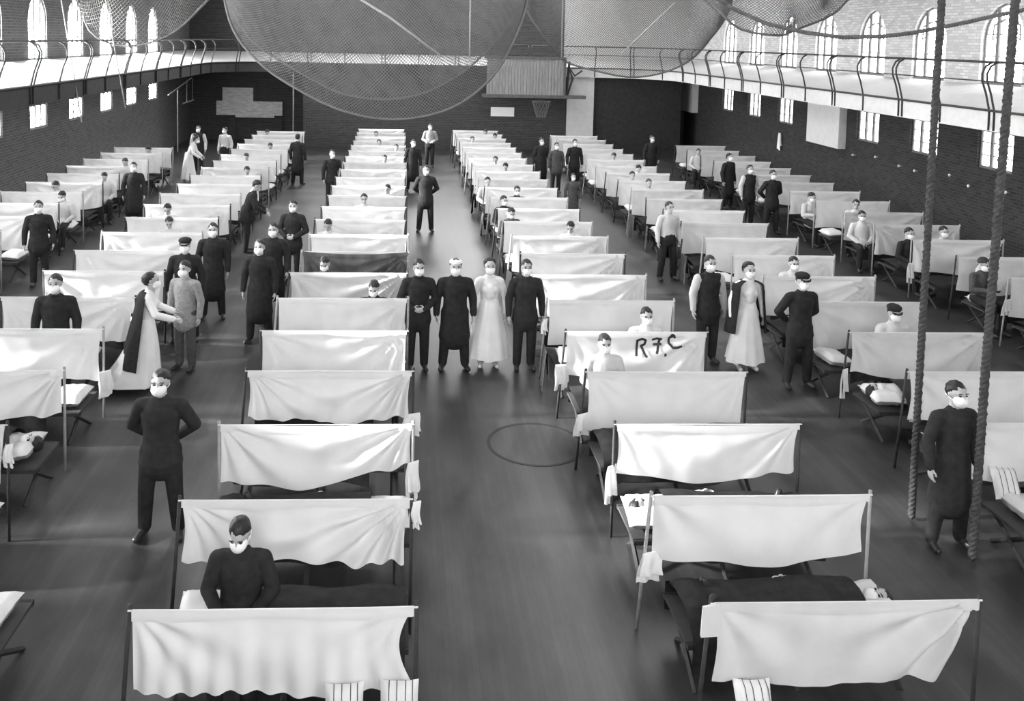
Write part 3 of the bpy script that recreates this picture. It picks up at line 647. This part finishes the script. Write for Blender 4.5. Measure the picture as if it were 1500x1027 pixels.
SKIRT = skirt_mesh(1.08, .17, .135, .34); SKIRT_B = skirt_mesh(1.06, .10, .14, .34, back=.28, seed=2); SKIRT_W = skirt_mesh(1.08, .15, .135, .31, seed=4)
def cape_mesh(Mx, z1, spread, a0=-.25 * pi):
    """cloth over the shoulders, open in front"""
    b = MB(); n, m = 28, 12; vs = []; inv = Mx
    for j in range(m + 1):
        t = j / m
        for i in range(n + 1):
            a = a0 + (pi - 2 * a0) * i / n
            if t < .25: k = t / .25; rx, ry, z = .085 + .165 * k, .085 + .075 * k, .50 - .07 * k * k; p = Mx @ Vector((rx * cos(a), ry * sin(a), z))
            else:
                k = (t - .25) / .75; f = 1 + .06 * k * sin(9 * a); top = Mx @ Vector((.25 * cos(a), .16 * sin(a), .43)); p = Vector((top.x + spread * k * cos(a) * f, top.y * (1 - .25 * k) + spread * k * sin(a) * f + .03 * k, top.z + (z1 - top.z) * k))
            vs.append(p)
    k = n + 1; b.add(vs, [(j * k + i, j * k + i + 1, (j + 1) * k + i + 1, (j + 1) * k + i) for j in range(m) for i in range(n)])
    b.add([p + Vector((0, -.012, -.006)) for p in vs], [(j * k + i, (j + 1) * k + i, (j + 1) * k + i + 1, j * k + i + 1) for j in range(m) for i in range(n)])
    return b.mesh('cape', True)
CAPE = cape_mesh(POSE['nurse'][2], .62, .10); CAPE_S = cape_mesh(POSE['stoop'][2], .38, .24, .10 * pi)
COLLAR = MB().tube([(.07 * cos(a), .005 + .075 * sin(a), .0 - .018 * sin(a)) for a in [2 * pi * i / 20 for i in range(21)]], .016, 5, False).mesh('collar', True)
def person(p, x, y, rz, label, group=None, top='black', bottom='black', sleeve=None, shoe='shoe', hair='hair', head='hair', mask=True, sc=1.035, z=0.0, skirt=None, cape=None, detail=True, collar=None, name='person', sx=1.0):
    me, Mh, Mx = POSE[p]; root = empty(name, (x, y, z), rz); root.scale = (sc * sx, sc * sx, sc); tag(root, label, 'person', group)
    body = link('body', me, None, root)
    for i, k in enumerate(('skin', top, sleeve or top, bottom, shoe)): body.material_slots[i].link = 'OBJECT'; body.material_slots[i].material = M[k]
    def on(nm, mesh, m, loc=(0, 0, 0), s_=None):
        o = link(nm, mesh, m, root); o.matrix_local = Mh @ Matrix.Translation(loc) @ (Matrix.Scale(s_, 4) if s_ else Matrix.Identity(4)); return o
    if head == 'woman': on('hair', HAIR_F, hair)
    else: on('hair', HAIR, hair)
    if head == 'cap': on('cap', CAP, 'black')
    if head == 'white_cap': on('cap', CAP_W, 'card')
    if mask: mo = on('face_mask', MASK, 'mask')
    if mask and detail: st = link('mask_strap', STRAP, 'mask', mo)
    if detail:
        for s_ in (-1, 1):
            on('eye', EYE, 'eye', (s_ * .033, -.093, .012)); on('eyebrow', BROW, hair, (s_ * .034, -.100, .034))
    if skirt: link('skirt', {'n': SKIRT, 'b': SKIRT_B, 'w': SKIRT_W}[skirt], 'dress', root)
    if cape: link('cape', {'n': CAPE, 's': CAPE_S}[cape], 'black', root)
    if collar: o = link('collar', COLLAR, collar, root); o.matrix_local = Mx @ Matrix.Translation((0, 0, .495))
    return root
F_ = 0.0
# --- standing in the centre aisle
person('clasp', .33, 13.95, .05, 'masked man in black uniform standing shoulder against the sheet edge', top='black', head='hair', collar='black')
person('coat', .92, 13.98, 0, 'stout masked man in long black coat and white cap', head='white_cap', hair='hair2', sx=1.08)
person('nurse', 1.48, 14.12, 0, 'masked nurse in full white dress standing between two dark-clad men', top='dress', bottom='dress', shoe='shoe_w', head='woman', skirt='n', sc=1.02, collar='dress')
person('side', 2.05, 13.98, .05, 'masked man in dark uniform with puttees beside the nurse in white', top='navy', bottom='navy', hair='hair')
person('back', .72, 24.1, 0, 'man in black suit standing alone in the centre aisle', top='black', sc=1.06, hair='hair2')
person('coat', .45, 30.6, .2, 'black-coated man behind the suited man in the centre aisle', detail=False)
person('clasp_t', 1.22, 36.4, 0, 'man in grey knit jumper at the end of the centre aisle', top='grey', detail=False)
# --- towards the dark brick wall
person('back', -2.44, 9.2, 0, 'broad masked man in dark jumper, hands behind his back, in striped light', top='navy', bottom='black', sx=1.06)
person('side', -4.80, 12.62, .1, 'masked man in black coat standing against a white sheet', top='black', hair='hair', collar='black', sc=1.08)
person('stoop', -3.74, 13.25, pi / 2 + .2, 'nurse in trailing white dress and long dark cape, leaning forward', top='dress', bottom='dress', shoe='shoe_w', head='woman', skirt='b', cape='s', sc=1.0)
person('side', -3.32, 13.95, -.3, 'masked patient in grey standing before the caped nurse', top='grey', bottom='char', sc=1.0)
person('coat', -3.63, 15.25, .1, 'masked man in flat cap and long black overcoat', head='cap', sc=1.04)
person('coat', -3.42, 16.5, .1, 'masked bareheaded man in black behind the man in flat cap', sc=1.04)
person('coat', -2.36, 15.2, -.1, 'masked man in black overcoat facing the man in flat cap', sc=1.04)
person('coat', -2.32, 16.55, -.1, 'masked man in black second in the line across from the flat cap', sc=1.04)
person('clasp', -2.24, 18.9, -.15, 'masked dark-haired man standing third in the line across from the flat cap', sc=1.04)
person('bendm', -3.68, 21.6, pi * .55, 'man in black seen from behind bending over a cot', mask=False, sc=1.05)
person('side', -2.07, 27.4, .3, 'man in black alone between striped shadows by the sheet ends', sc=1.04, detail=False)
person('coat', -3.6, 31.6, pi * .9, 'man in black turned away at the end of the striped aisle', mask=False, sc=1.05, detail=False)
person('side', -7.4, 18.6, .3, 'dark-clad man by the cot ends facing the dark brick wall column', sc=1.03)
person('coat', -7.15, 24.3, .2, 'man in black coat standing among cots along the dark brick wall', sc=1.03, detail=False)
person('side', -7.62, 34.1, 0, 'man in black waistcoat and white sleeves near the fireplace', top='black', sleeve='shirt', detail=False, sc=1.04)
person('side_t', -6.58, 33.9, -.4, 'man in white shirt beside the man in waistcoat near the fireplace', top='shirt', bottom='black', detail=False, sc=1.03)
person('bend', -7.45, 31.8, pi / 2, 'nurse in white bending over a cot by the dark brick wall', top='dress', bottom='dress', head='woman', skirt='w', shoe='shoe_w', detail=False, sc=1.0)
# --- towards the whitewashed wall
person('side', 5.14, 14.3, .12, 'masked man in black waistcoat with white shirt sleeves beside the caped nurse', top='black', sleeve='shirt', sc=1.04)
person('nurse', 5.68, 14.0, .08, 'masked nurse in white dress with dark shoulder cape', top='dress', bottom='dress', shoe='shoe_w', head='woman', skirt='w', cape='n', sc=1.02)
person('back', 6.22, 13.25, .1, 'masked man in black, one arm akimbo, beside the caped nurse', sc=1.04, head='cap')
person('coat', 5.88, 8.88, .12, 'masked young man in dark jumper standing between the climbing ropes', top='navy', bottom='black', sc=1.04)
person('side_t', 6.0, 19.4, .25, 'man in white shirt and dark trousers standing by a cot end', top='shirt', bottom='black', mask=False, sc=1.02)
person('coat', 5.05, 25.6, 0, 'boy in dark overcoat standing alone in the aisle', top='char', sc=.83, detail=False)
person('side', 6.22, 31.4, .1, 'man in black in front of the broad white pier', sc=1.04, detail=False)
person('coat', 5.05, 31.6, .2, 'man in long black coat beside another in the aisle by the hoop', sc=1.04, detail=False)
person('side', 5.42, 30.6, .1, 'dark-clad man half hidden behind the long black coat', top='char', sc=1.02, detail=False)
person('coat', 9.45, 33.0, .1, 'man in black standing at the end of the far aisle by white sheets', sc=1.04, detail=False)
person('coat', 10.55, 28.0, .5, 'man in black turned to the seated patient by the dark dado', sc=1.04, detail=False)
person('side', 10.2, 25.4, .2, 'man in black waistcoat with white sleeves between two men in black', top='black', sleeve='shirt', sc=1.03)
person('back', 10.42, 24.3, .1, 'man in black suit beside the man with white sleeves', sc=1.04)
# --- patients sitting up on their cots, seen above the sheets
def sitter(c, r, x, label, top='shirt', p='sit', hair='hair', rz=0, group=None, head='hair', dy=0.0, mask=True, sc=1.0, bottom='black'):
    return person(p, x, row_y(r) - .50 + dy, rz, label, group, top=top, bottom=bottom, hair=hair, head=head, detail=r < 13, sc=sc, mask=mask)
sitter('B', 1, -1.24, 'masked man in black sitting with bowed dark head before a white sheet', 'black', 'down', dy=.02)
sitter('B', 6, -.38, 'dark-shirted patient with tousled hair peering over a sheet by the centre aisle', 'black', 'down', dy=-.35)
sitter('B', 7, -1.30, 'patient half hidden before the sheet coloured dark as if backlit', 'char', 'down', dy=-.3)
sitter('C', 12, 3.15, 'patient in black jacket showing head and shoulders above a sheet', 'black')
sitter('C', 4, 2.78, 'patient in white sitting before the lettered sheet', 'shirt', hair='hair2')
sitter('C', 5, 3.68, 'patient whose dark curly head rises behind the lettered sheet', 'shirt', dy=-.3)
sitter('D', 5, 7.55, 'masked patient in cap with chin on the sheet behind the climbing rope', 'shirt', head='cap', dy=-.1)
sitter('D', 7, 7.33, 'patient looking over a sheet behind the masked man with arm akimbo', 'shirt', dy=-.1)
sitter('C', 11, 2.62, 'dark-clad person sitting at a cot end by the centre aisle, masked', 'black', rz=.4)
sitter('C', 10, 2.60, 'person in dark coat and white mask on the next cot end by the aisle', 'char', 'down', rz=.3)
sitter('E', 9, 11.1, 'masked man in black with white collar sitting at a cot end', 'black', rz=.2, dy=-.4)
sitter('E', 7, 11.0, 'patient in dark jacket reading a white paper on the cot end', 'char', 'book', rz=.2, dy=0)
sitter('E', 7, 11.75, 'masked man in black sitting against a white sheet behind the rope', 'black', dy=-.4)
sitter('E', 9, 12.0, 'dark-haired patient peeping over a sheet beside the rope', 'shirt', dy=-.2)
sitter('E', 12, 11.0, 'patient in white shirt reading with dark blanket over knees', 'shirt', 'book', rz=.2, dy=-.4)
sitter('E', 10, 11.05, 'patient in white shirt sitting behind the man with white collar', 'shirt', rz=-.2)
sitter('Z', 11, -8.2, 'patient in white by the sheet ends along the dark brick wall', 'shirt', 'down')
SPOT = [('B', 9, -1.5), ('B', 11, -.87), ('B', 12, -.31), ('B', 16, -.5), ('B', 18, -.14), ('B', 19, -.8), ('B', 21, -1.0), ('C', 22, 3.7), ('C', 20, 2.9), ('C', 21, 3.95), ('C', 16, 3.2), ('C', 15, 3.36), ('C', 9, 3.74), ('C', 13, 2.5),
        ('D', 17, 7.55), ('D', 14, 7.04), ('D', 15, 7.6), ('D', 13, 7.15), ('A', 10, -5.3), ('A', 9, -4.9), ('A', 18, -4.7), ('A', 16, -5.05), ('A', 14, -4.53), ('A', 21, -5.5), ('E', 11, 11.7), ('E', 18, 11.1), ('Z', 12, -8.9), ('Z', 13, -8.2), ('Z', 15, -8.5), ('Z', 17, -8.6)]
for i, (c, r, x) in enumerate(SPOT):
    sitter(c, r, x, 'patient in white, ' + nth(c, r) + ' row from the end wall, ' + COLNAME[c], 'shirt', R.choice(['sit', 'down']), R.choice(['hair', 'hair', 'hair2']), R.uniform(-.5, .5), 'patients sitting up in the ' + COLNAME[c], mask=False, dy=R.uniform(-.05, .05))
# --- lying patients
def lier(c, r, label, hd, mask=False, top='shirt'):
    x0 = COLS[c][0]; rz = 0 if hd < 0 else pi
    px_ = x0 + WS / 2 + (-.20 if hd < 0 else .20)
    o = person('lie', px_, row_y(r) - .46, rz, label, None, top=top, bottom='char', hair='hair', mask=mask, detail=True, sc=.95, z=.555); return o
lier('B', 2, 'sleeping patient with dark hair on a pillow under the sagging sheet', 1)
lier('C', 1, 'lying patient with cloth-wrapped head under the smooth white sheet', 1, True)
lier('C', 2, 'masked patient lying at the aisle end of a cot by hanging towels', -1, True)
lier('C', 3, 'lying patient with white sleeves bent over the head below a plain sheet', 1)
lier('D', 4, 'masked patient lying under a dark blanket beside the climbing rope', -1, True)
lier('A', 3, 'lying patient with white-bandaged arm at the cot end by the striped floor', 1, True)

# ------------------------------------------------------------------ towels, coats and pillows on the cot ends
def drape(seed, w=.22, h=.40, th=.03):
    """cloth hung over a rail: two leaves with soft vertical folds"""
    b = MB(); nx, nz = 12, 12; vs = []
    for side in (1, -1):
        for j in range(nz + 1):
            t = j / nz
            for i in range(nx + 1):
                s_ = i / nx; wd = w * (.82 + .18 * t)
                vs.append(((s_ - .5) * wd + .01 * sin(5 * t + seed), side * (.004 + .012 * sin(pi * min(t * 2, 1) / 2) + th * .3 * t) + .018 * sin(11 * s_ + seed) * t, -t * h * ((1 if side > 0 else .72) - .06 * sin(2.5 * s_ + seed))))
    k = (nx + 1); o = (nz + 1) * k
    b.add(vs, [(q + j * k + i, q + j * k + i + 1, q + (j + 1) * k + i + 1, q + (j + 1) * k + i) for q in (0, o) for j in range(nz) for i in range(nx)] + [(i, i + 1, o + i + 1, o + i) for i in range(nx)])
    return b.mesh('towel', True)
TW = [drape(1, .24, .30), drape(2, .09, .26), drape(3, .16, .42), drape(4, .2, .36)]; CT = [drape(s_, .42, .62, .12) for s_ in (7, 8)]
TOWELS = [('B', 3, 'e', .72, 'white towel hanging at the aisle post of the fourth cot', 0), ('B', 1, 'e', 1.22, 'twisted white tie hanging from the top of an aisle post', 1), ('B', 2, 'e', .85, 'white towel end at the aisle post of the sagging sheet', 2),
          ('C', 2, 'w', .80, 'long white towel hanging beside the masked lying patient', 2), ('C', 1, 'w', .74, 'square white towel on the cot end beside the aisle post', 0), ('C', 4, 'w', .78, 'pale bundle hanging at the post of the lettered sheet', 3),
          ('C', 3, 'w', .72, 'white towel on the cot end below the white-clad patient', 0), ('C', 5, 'w', .95, 'small white cloth tied to the post near the uniformed man', 1), ('D', 4, 'w', .72, 'white towel hanging beside the masked patient by the rope', 2),
          ('D', 4, 'm', .60, 'white cloth hanging over the blanket side by the rope', 0), ('D', 6, 'w', .95, 'white towel folded over the post behind the man with arm akimbo', 1), ('E', 6, 'w', .85, 'white cloths hanging on the end post under the gallery', 0),
          ('A', 2, 'e', 1.05, 'white towel tied to the post by the bright floor patch', 1), ('A', 4, 'e', .68, 'white rag at the cot end below the plain sheet', 3), ('E', 8, 'w', .75, 'white towel hanging from the sheet corner beside the reader', 2), ('D', 2, 'w', .55, 'white towel at the cot side before the broad sheet', 1)]
for c, r, e, z, lab, k in TOWELS:
    x0 = COLS[c][0] - (.33 if (c, r) == ('D', 2) else 0); x = {'e': x0 + WS + .035, 'w': x0 - .035, 'm': x0 + .55}[e]; y = row_y(r) - (.01 if e != 'm' else .855)
    tag(link('towel', TW[k], 'towel', None, (x, y, z), (0, 0, R.uniform(-.4, .4) + (pi / 2 if e != 'm' else 0) * .35)), lab, 'towel')
for c, r, k in [('C', 5, 0), ('C', 6, 1), ('C', 7, 0), ('C', 8, 1), ('C', 9, 0), ('C', 12, 1), ('C', 14, 0), ('D', 8, 1), ('D', 9, 0), ('D', 10, 1), ('D', 11, 0), ('D', 12, 1)]:
    tag(link('coat', CT[k], R.choice(['black', 'char']), None, (COLS[c][0] - .08, row_y(r) - .42, .62), (0, 0, pi / 2 + R.uniform(-.2, .2))), 'dark coat hung on the ' + nth(c, r) + ' cot from the end wall, ' + COLNAME[c], 'coat', 'coats on the cot ends of the ' + COLNAME[c])
PILC = soft_box(MB(), -.2, .2, -.17, .17, -.07, .07, .05, 10, 8, rr=random.Random(3)).mesh('loose_pillow', True)
STRIPE = MB()
for k_ in (-.11, -.03, .06, .13): STRIPE.add([(k_, y_ * .165 , (.079 - .055 * abs(y_) ** 5)) for y_ in (-1, -.7, -.3, .3, .7, 1)] + [(k_ + .008, y_ * .165, (.079 - .055 * abs(y_) ** 5)) for y_ in (-1, -.7, -.3, .3, .7, 1)], [(i, i + 1, i + 7, i + 6) for i in range(5)])
STRIPE = STRIPE.mesh('stripes')
for x, y, z, rx, lab in ((-.32, row_y(0) - .19, .62, 1.05, 'striped pillow propped below the rippled sheet hem'), (.06, row_y(0) - .19, .635, 1.0, 'striped pillow at the aisle corner below the rippled sheet'),
                     (6.52, row_y(2) - .18, .665, .9, 'striped pillow propped on the cot before the broad sheet'), (2.58, row_y(0) - .19, .60, 1.05, 'striped pillow propped below the sheet with swooping folds')):
    pr = empty('loose_pillow', (x, y, z)); pr.rotation_euler = (rx, 0, R.uniform(-.25, .25)); pr.scale = (.68, 1, 1); tag(pr, lab, 'pillow')
    link('pillow_case', PILC, 'pillow', pr); link('stripes', STRIPE, 'paint', pr)
# paper held by the readers
for x, y, z, lab in ((11.0 + .06, row_y(7) - .50 - .42, .92, 'white paper held by the patient in dark jacket'), (11.06, row_y(12) - .9 - .42, .92, 'white paper held by the patient in white shirt')):
    b = MB().add([(-.12, 0, -.09), (0, .03, -.09), (.12, 0, -.09), (.12, .05, .09), (0, .08, .09), (-.12, .05, .09), (-.12, .006, -.09), (0, .036, -.09), (.12, .006, -.09), (.12, .056, .09), (0, .086, .09), (-.12, .056, .09)], [(0, 1, 4, 5), (1, 2, 3, 4), (7, 6, 11, 10), (8, 7, 10, 9), (0, 6, 7, 1), (1, 7, 8, 2), (5, 4, 10, 11), (4, 3, 9, 10), (0, 5, 11, 6), (2, 8, 9, 3)])
    tag(link('paper', b, 'card', None, (x, y, z), (.3, 0, .2)), lab, 'paper')

# ------------------------------------------------------------------ ropes
def rope_mesh(pts, r, pitch=.16, step=.035):
    """three-strand laid rope"""
    P = [Vector(p) for p in pts]; dense = []
    for a, b_ in zip(P, P[1:]):
        k = max(1, int((b_ - a).length / step)); dense += [a.lerp(b_, i / k) for i in range(k)]
    dense.append(P[-1]); mb = MB()
    for st in range(3):
        q = []; s_ = 0
        for i, p in enumerate(dense):
            d = (dense[min(i + 1, len(dense) - 1)] - dense[max(i - 1, 0)]).normalized(); ref = Vector((0, 1, 0)); u = (ref - d * ref.dot(d)).normalized(); v = d.cross(u)
            a = 2 * pi * (s_ / pitch + st / 3); q.append(p + (u * cos(a) + v * sin(a)) * r * .5); s_ += step
        mb.tube(q, r * .58, 5)
    return mb.mesh('rope', True)
tag(link('climbing_rope', rope_mesh([(5.8, 9.4, .03), (5.79, 9.4, 4), (5.8, 9.4, 9.6)], .042), 'rope'), 'thick dark climbing rope hanging between the masked young man and the cot', 'rope')
tag(link('climbing_rope', rope_mesh([(5.98, 8.6, .0 + .03), (5.99, 8.6, 2), (6.05, 8.6, 5.8), (6.08, 8.6, 9.5)], .046), 'rope'), 'thick dark climbing rope hanging before the broad white sheet', 'rope')
SAG = [(2.2, 10, 6.6), (2.8, 10, 6.2), (3.39, 10, 5.89), (3.75, 10, 5.68), (4.11, 10, 5.53), (4.59, 10, 5.43), (5.03, 10, 5.39), (5.47, 10, 5.405), (5.87, 10, 5.46), (6.51, 10, 5.60), (7.15, 10, 5.75), (7.9, 10, 6.0), (8.8, 10, 6.5)]
tag(link('slack_rope', rope_mesh(SAG, .028, .10), 'rope2'), 'twisted rope slung in a slack curve across the gallery', 'rope')
for pts, r, lab in (([(1.79, 24, 8.5), (1.83, 24, 4.77)], .02, 'pale rope hanging straight behind the big net'), ([(4.98, 28, 9.5), (5.04, 28, 4.7)], .025, 'rope hanging beside the gathered net'),
                    ([(-2.2, 24, 6.9), (-.35, 24, 5.82), (1.04, 24, 4.81)], .03, 'pale spar slanting behind the big net'), ([(-5.07, 42.4, 3.9), (-5.05, 42.4, .0)], .03, 'pale upright pole beside the fireplace'),
                    ([(-9.2, 24.0, 8), (-8.3, 23.7, 2.9)], .018, 'thin rope hanging before the dark brick wall gallery'), ([(-8.6, 25.6, 8), (-7.6, 25.1, 3.17)], .016, 'thin slanting cord hanging before the pointed windows'),
                    ([(8.9, 29, 6.6), (7.2, 29, 4.9)], .03, 'pale spar slanting through the folded net')):
    o = tag(link('hanging_rope' if 'rope' in lab or 'cord' in lab else 'pole', MB().tube(pts, r, 6).mesh('rope', True), 'stick'), lab, 'rope' if 'rope' in lab or 'cord' in lab else 'pole')

# ------------------------------------------------------------------ baseball nets slung under the roof
def interp(P, u):
    """piecewise-linear along the outline by arc length"""
    L = [0]
    for a, b_ in zip(P, P[1:]): L.append(L[-1] + hypot(b_[0] - a[0], b_[1] - a[1]))
    s_ = u * L[-1]
    for i in range(len(P) - 1):
        if s_ <= L[i + 1] + 1e-9:
            t = (s_ - L[i]) / max(L[i + 1] - L[i], 1e-9); return (P[i][0] + (P[i + 1][0] - P[i][0]) * t, P[i][1] + (P[i + 1][1] - P[i][1]) * t)
    return P[-1]
def smooth_poly(P, it=2):
    for _ in range(it):
        Q_ = [P[0]]
        for a, b_ in zip(P, P[1:]): Q_ += [(a[0] * .75 + b_[0] * .25, a[1] * .75 + b_[1] * .25), (a[0] * .25 + b_[0] * .75, a[1] * .25 + b_[1] * .75)]
        P = Q_ + [P[-1]]
    return P
def net(low, ztop, y0, bulge, cell, label, folds=0.0, seed=0, xt=None, thick=.0095):
    """netting hung from the roof at ztop down to the rope outline low [(x, z)], bellying by bulge"""
    low = smooth_poly(low); root = empty('net', (low[len(low) // 2][0], y0, min(p[1] for p in low))); tag(root, label, 'net'); o0 = Vector(root.location)
    x0, x1 = xt or (low[0][0], low[-1][0]); width = sum(hypot(b_[0] - a[0], b_[1] - a[1]) for a, b_ in zip(low, low[1:])); NU = int(width / cell); NV = int((ztop - min(p[1] for p in low)) / cell)
    def P(u, v):
        lx, lz = interp(low, u); tx = x0 + (x1 - x0) * u; e = v ** .9
        x = tx + (lx - tx) * e; z = ztop + (lz - ztop) * v
        y = y0 + bulge * sin(pi * v * .8) * sin(pi * u) + folds * (.30 * sin(13 * u + 5 * v + seed) + .18 * sin(29 * u - 3 * v)) * (.4 + .6 * v) + .05 * sin(9 * u + 7 * v + seed)
        return Vector((x, y, z)) - o0
    b = MB(); grid = [[P(i / NU, j / NV) for i in range(NU + 1)] for j in range(NV + 1)]
    for sg in (1, -1):                                      # two families of diagonal cords
        for st in range(-NV, NU + 1):
            pts = [grid[j][st + j if sg > 0 else NU - (st + j)] for j in range(NV + 1) if 0 <= st + j <= NU]
            if len(pts) > 1: b.tube(pts, thick, 3, False)
    me = b.mesh('netting'); o = link('netting', me, 'net', root); o['kind'] = 'stuff'
    link('edge_rope', MB().tube([Vector((p[0], P(i / (len(low) - 1), 1).y + o0.y, p[1])) - o0 for i, p in enumerate(low)], .035, 6).mesh('edge_rope', True), 'net', root)
    return root
NL = [(-5.3, 7.6), (-5.06, 6.24), (-4.76, 5.28), (-3.98, 4.41), (-2.9, 3.74), (-1.72, 3.17), (-.33, 2.91), (1.06, 3.11), (2.05, 3.63), (2.83, 4.44), (3.4, 5.65), (3.61, 6.44), (3.75, 7.6)]
net(NL, 8.2, 26, -1.2, .10, 'great net bag slung under the roof above the centre aisle', xt=(-5.4, 3.8))
NL2 = [(-5.9, 7.6), (-5.49, 5.28), (-3.13, 3.85), (-1.76, 3.2), (.3, 3.15), (2.12, 4.06), (3.35, 5.35), (4.08, 6.62), (4.2, 7.6)]
net(NL2, 8.2, 30, .8, .13, 'inner layer of netting with a pale rope edge behind the great net bag', seed=2, xt=(-6, 4.3))
NR = [(4.0, 7.6), (4.24, 6.62), (4.84, 5.61), (5.8, 4.55), (6.6, 4.3), (8.3, 3.95), (9.7, 4.3), (10.94, 5.16), (11.85, 6.1), (12.1, 7.6)]
net(NR, 8.2, 32.2, -.8, .085, 'net gathered in slanting folds before the whitewashed wall', 1.0, 4, xt=(3.9, 12.2))
NR2 = [(8.6, 7.8), (8.9, 6.6), (9.6, 5.7), (11.0, 5.5), (12.2, 5.9), (13.2, 6.6), (13.6, 7.8)]
net(NR2, 8.2, 26, -.5, .08, 'second folded net drooping over the white gallery', 1.3, 7, xt=(8.4, 13.8))
NLL = [(-9.9, 7.8), (-9.7, 5.6), (-8.9, 4.8), (-7.6, 4.9), (-6.5, 5.6), (-5.6, 6.6), (-5.3, 7.8)]
net(NLL, 8.2, 28, -.5, .13, 'thin net hanging before the pointed windows of the dark brick wall', .5, 9, xt=(-10, -5.2))

# ------------------------------------------------------------------ basketball goal and things on the end wall
bg = empty('basketball_goal', (6.1, 41.62, 2.3)); tag(bg, 'boarded basketball backboard box with rim and net on the end gallery', 'basketball goal')
x = 4.0; k = 0
while x < 7.62:
    link('board', MB().box(x - 6.1, x + .135 - 6.1, .02 + .012 * (k % 2), .08, 2.72 - 2.3, 4.38 - 2.3), 'board', bg); x += .145; k += 1
link('frame', MB().box(-2.2, 1.62, -.02, .3, 2.08, 2.20).box(-2.3, 2.55, -.25, .35, .28, .42).box(1.5, 1.62, -.02, .3, .42, 2.08), 'iron2', bg)
link('bracket', MB().tube([(1.75, .2, .42), (1.95, .1, 1.2), (1.75, .0, 1.75), (2.05, .1, 1.35), (2.4, .1, 1.6)], .05, 6).tube([(1.7, .2, .42), (1.8, .2, 2.0)], .06, 6), 'iron', bg)
link('arm', MB().box(-1.6, -1.5, .05, .75, 1.5, 1.6).box(1.2, 1.3, .05, .75, 1.5, 1.6), 'iron2', bg)
hx, hz = .40, .05
link('rim', MB().tube([(hx + .42 * cos(a), -.55 + .42 * sin(a), hz + .1) for a in [2 * pi * i / 20 for i in range(21)]], .02, 6, False).mesh('rim', True), 'iron2', bg)
nb2 = MB()
for i in range(14):
    for sg in (1, -1):
        nb2.tube([(hx + (.42 - .22 * t) * cos(2 * pi * (i / 14 + sg * t * .14)), -.55 + (.42 - .22 * t) * sin(2 * pi * (i / 14 + sg * t * .14)), hz + .1 - .75 * t) for t in (0, .25, .5, .75, 1)], .011, 4, False)
o = link('goal_net', nb2, 'net', bg); o['kind'] = 'stuff'
tag(link('card', MB().box(4.3, 5.42, 42.4, 42.43, 1.62, 2.05), 'card'), 'plain white card on the dark end wall below the goal', 'card')
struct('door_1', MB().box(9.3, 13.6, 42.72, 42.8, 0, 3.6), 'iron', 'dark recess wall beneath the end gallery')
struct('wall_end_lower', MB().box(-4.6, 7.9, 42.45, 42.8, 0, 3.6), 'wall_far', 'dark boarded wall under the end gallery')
# gymnastic bars by the dark wall
gy = empty('gymnastic_bars', (-9.9, 40.2, 0)); tag(gy, 'pale horizontal bar and rings standing before the dark brick wall', 'gym apparatus')
link('upright', MB().tube([(0, 0, 0), (0, 0, 2.75)], .03, 6), 'stick', gy); link('arm', MB().tube([(-.1, -1.2, 2.6), (.2, 1.8, 3.2)], .025, 6), 'stick', gy)
for y in (1.3, 2.4): link('hanger', MB().tube([(.1, y, 3.15), (.1, y, 2.1)], .015, 5), 'stick', gy)
link('bar', MB().tube([(.1, .6, 2.1), (.1, 2.7, 2.12)], .03, 6), 'stick', gy)
# small fittings on the dark dado
for y, z in ((27.65, 1.84), (26.3, 1.96), (25.0, 1.87), (24.2, 1.85), (22.6, 1.97), (21.8, 1.82), (20.4, 1.9)):
    tag(link('wall_knob', MB().tube([(XR, y, z), (XR - .06, y, z)], .012, 6).ball((XR - .08, y, z), .035, .035, .04, 8, 6).mesh('wall_knob', True), 'knob'), 'small white knob on the dark dado of the side wall', 'knob', 'white knobs along the dark dado')
tag(link('hanging_cloth', drape(11, .25, .62), 'towel', None, (XR - .08, 33.2, 1.95), (0, 0, pi / 2)), 'pale cloth hanging on the dark dado of the side wall', 'cloth')
# painted jump circle on the floor of the centre aisle
cb = MB(); n_ = 48; rr_ = (.595, .635)
cb.add([(r_ * cos(2 * pi * i / n_), r_ * sin(2 * pi * i / n_), z) for z in (.001, .004) for r_ in rr_ for i in range(n_)],
       [(2 * n_ + i, 2 * n_ + (i + 1) % n_, 3 * n_ + (i + 1) % n_, 3 * n_ + i) for i in range(n_)] + [(n_ + i, n_ + (i + 1) % n_, 3 * n_ + (i + 1) % n_, 3 * n_ + i) for i in range(n_)] + [(i, (i + 1) % n_, 2 * n_ + (i + 1) % n_, 2 * n_ + i) for i in range(n_)])
o = link('court_circle', cb, 'circle', None, (1.84, 11.32, 0)); o['kind'] = 'structure'; o['label'] = 'dark jump circle painted on the floor of the centre aisle'; o['category'] = 'court marking'
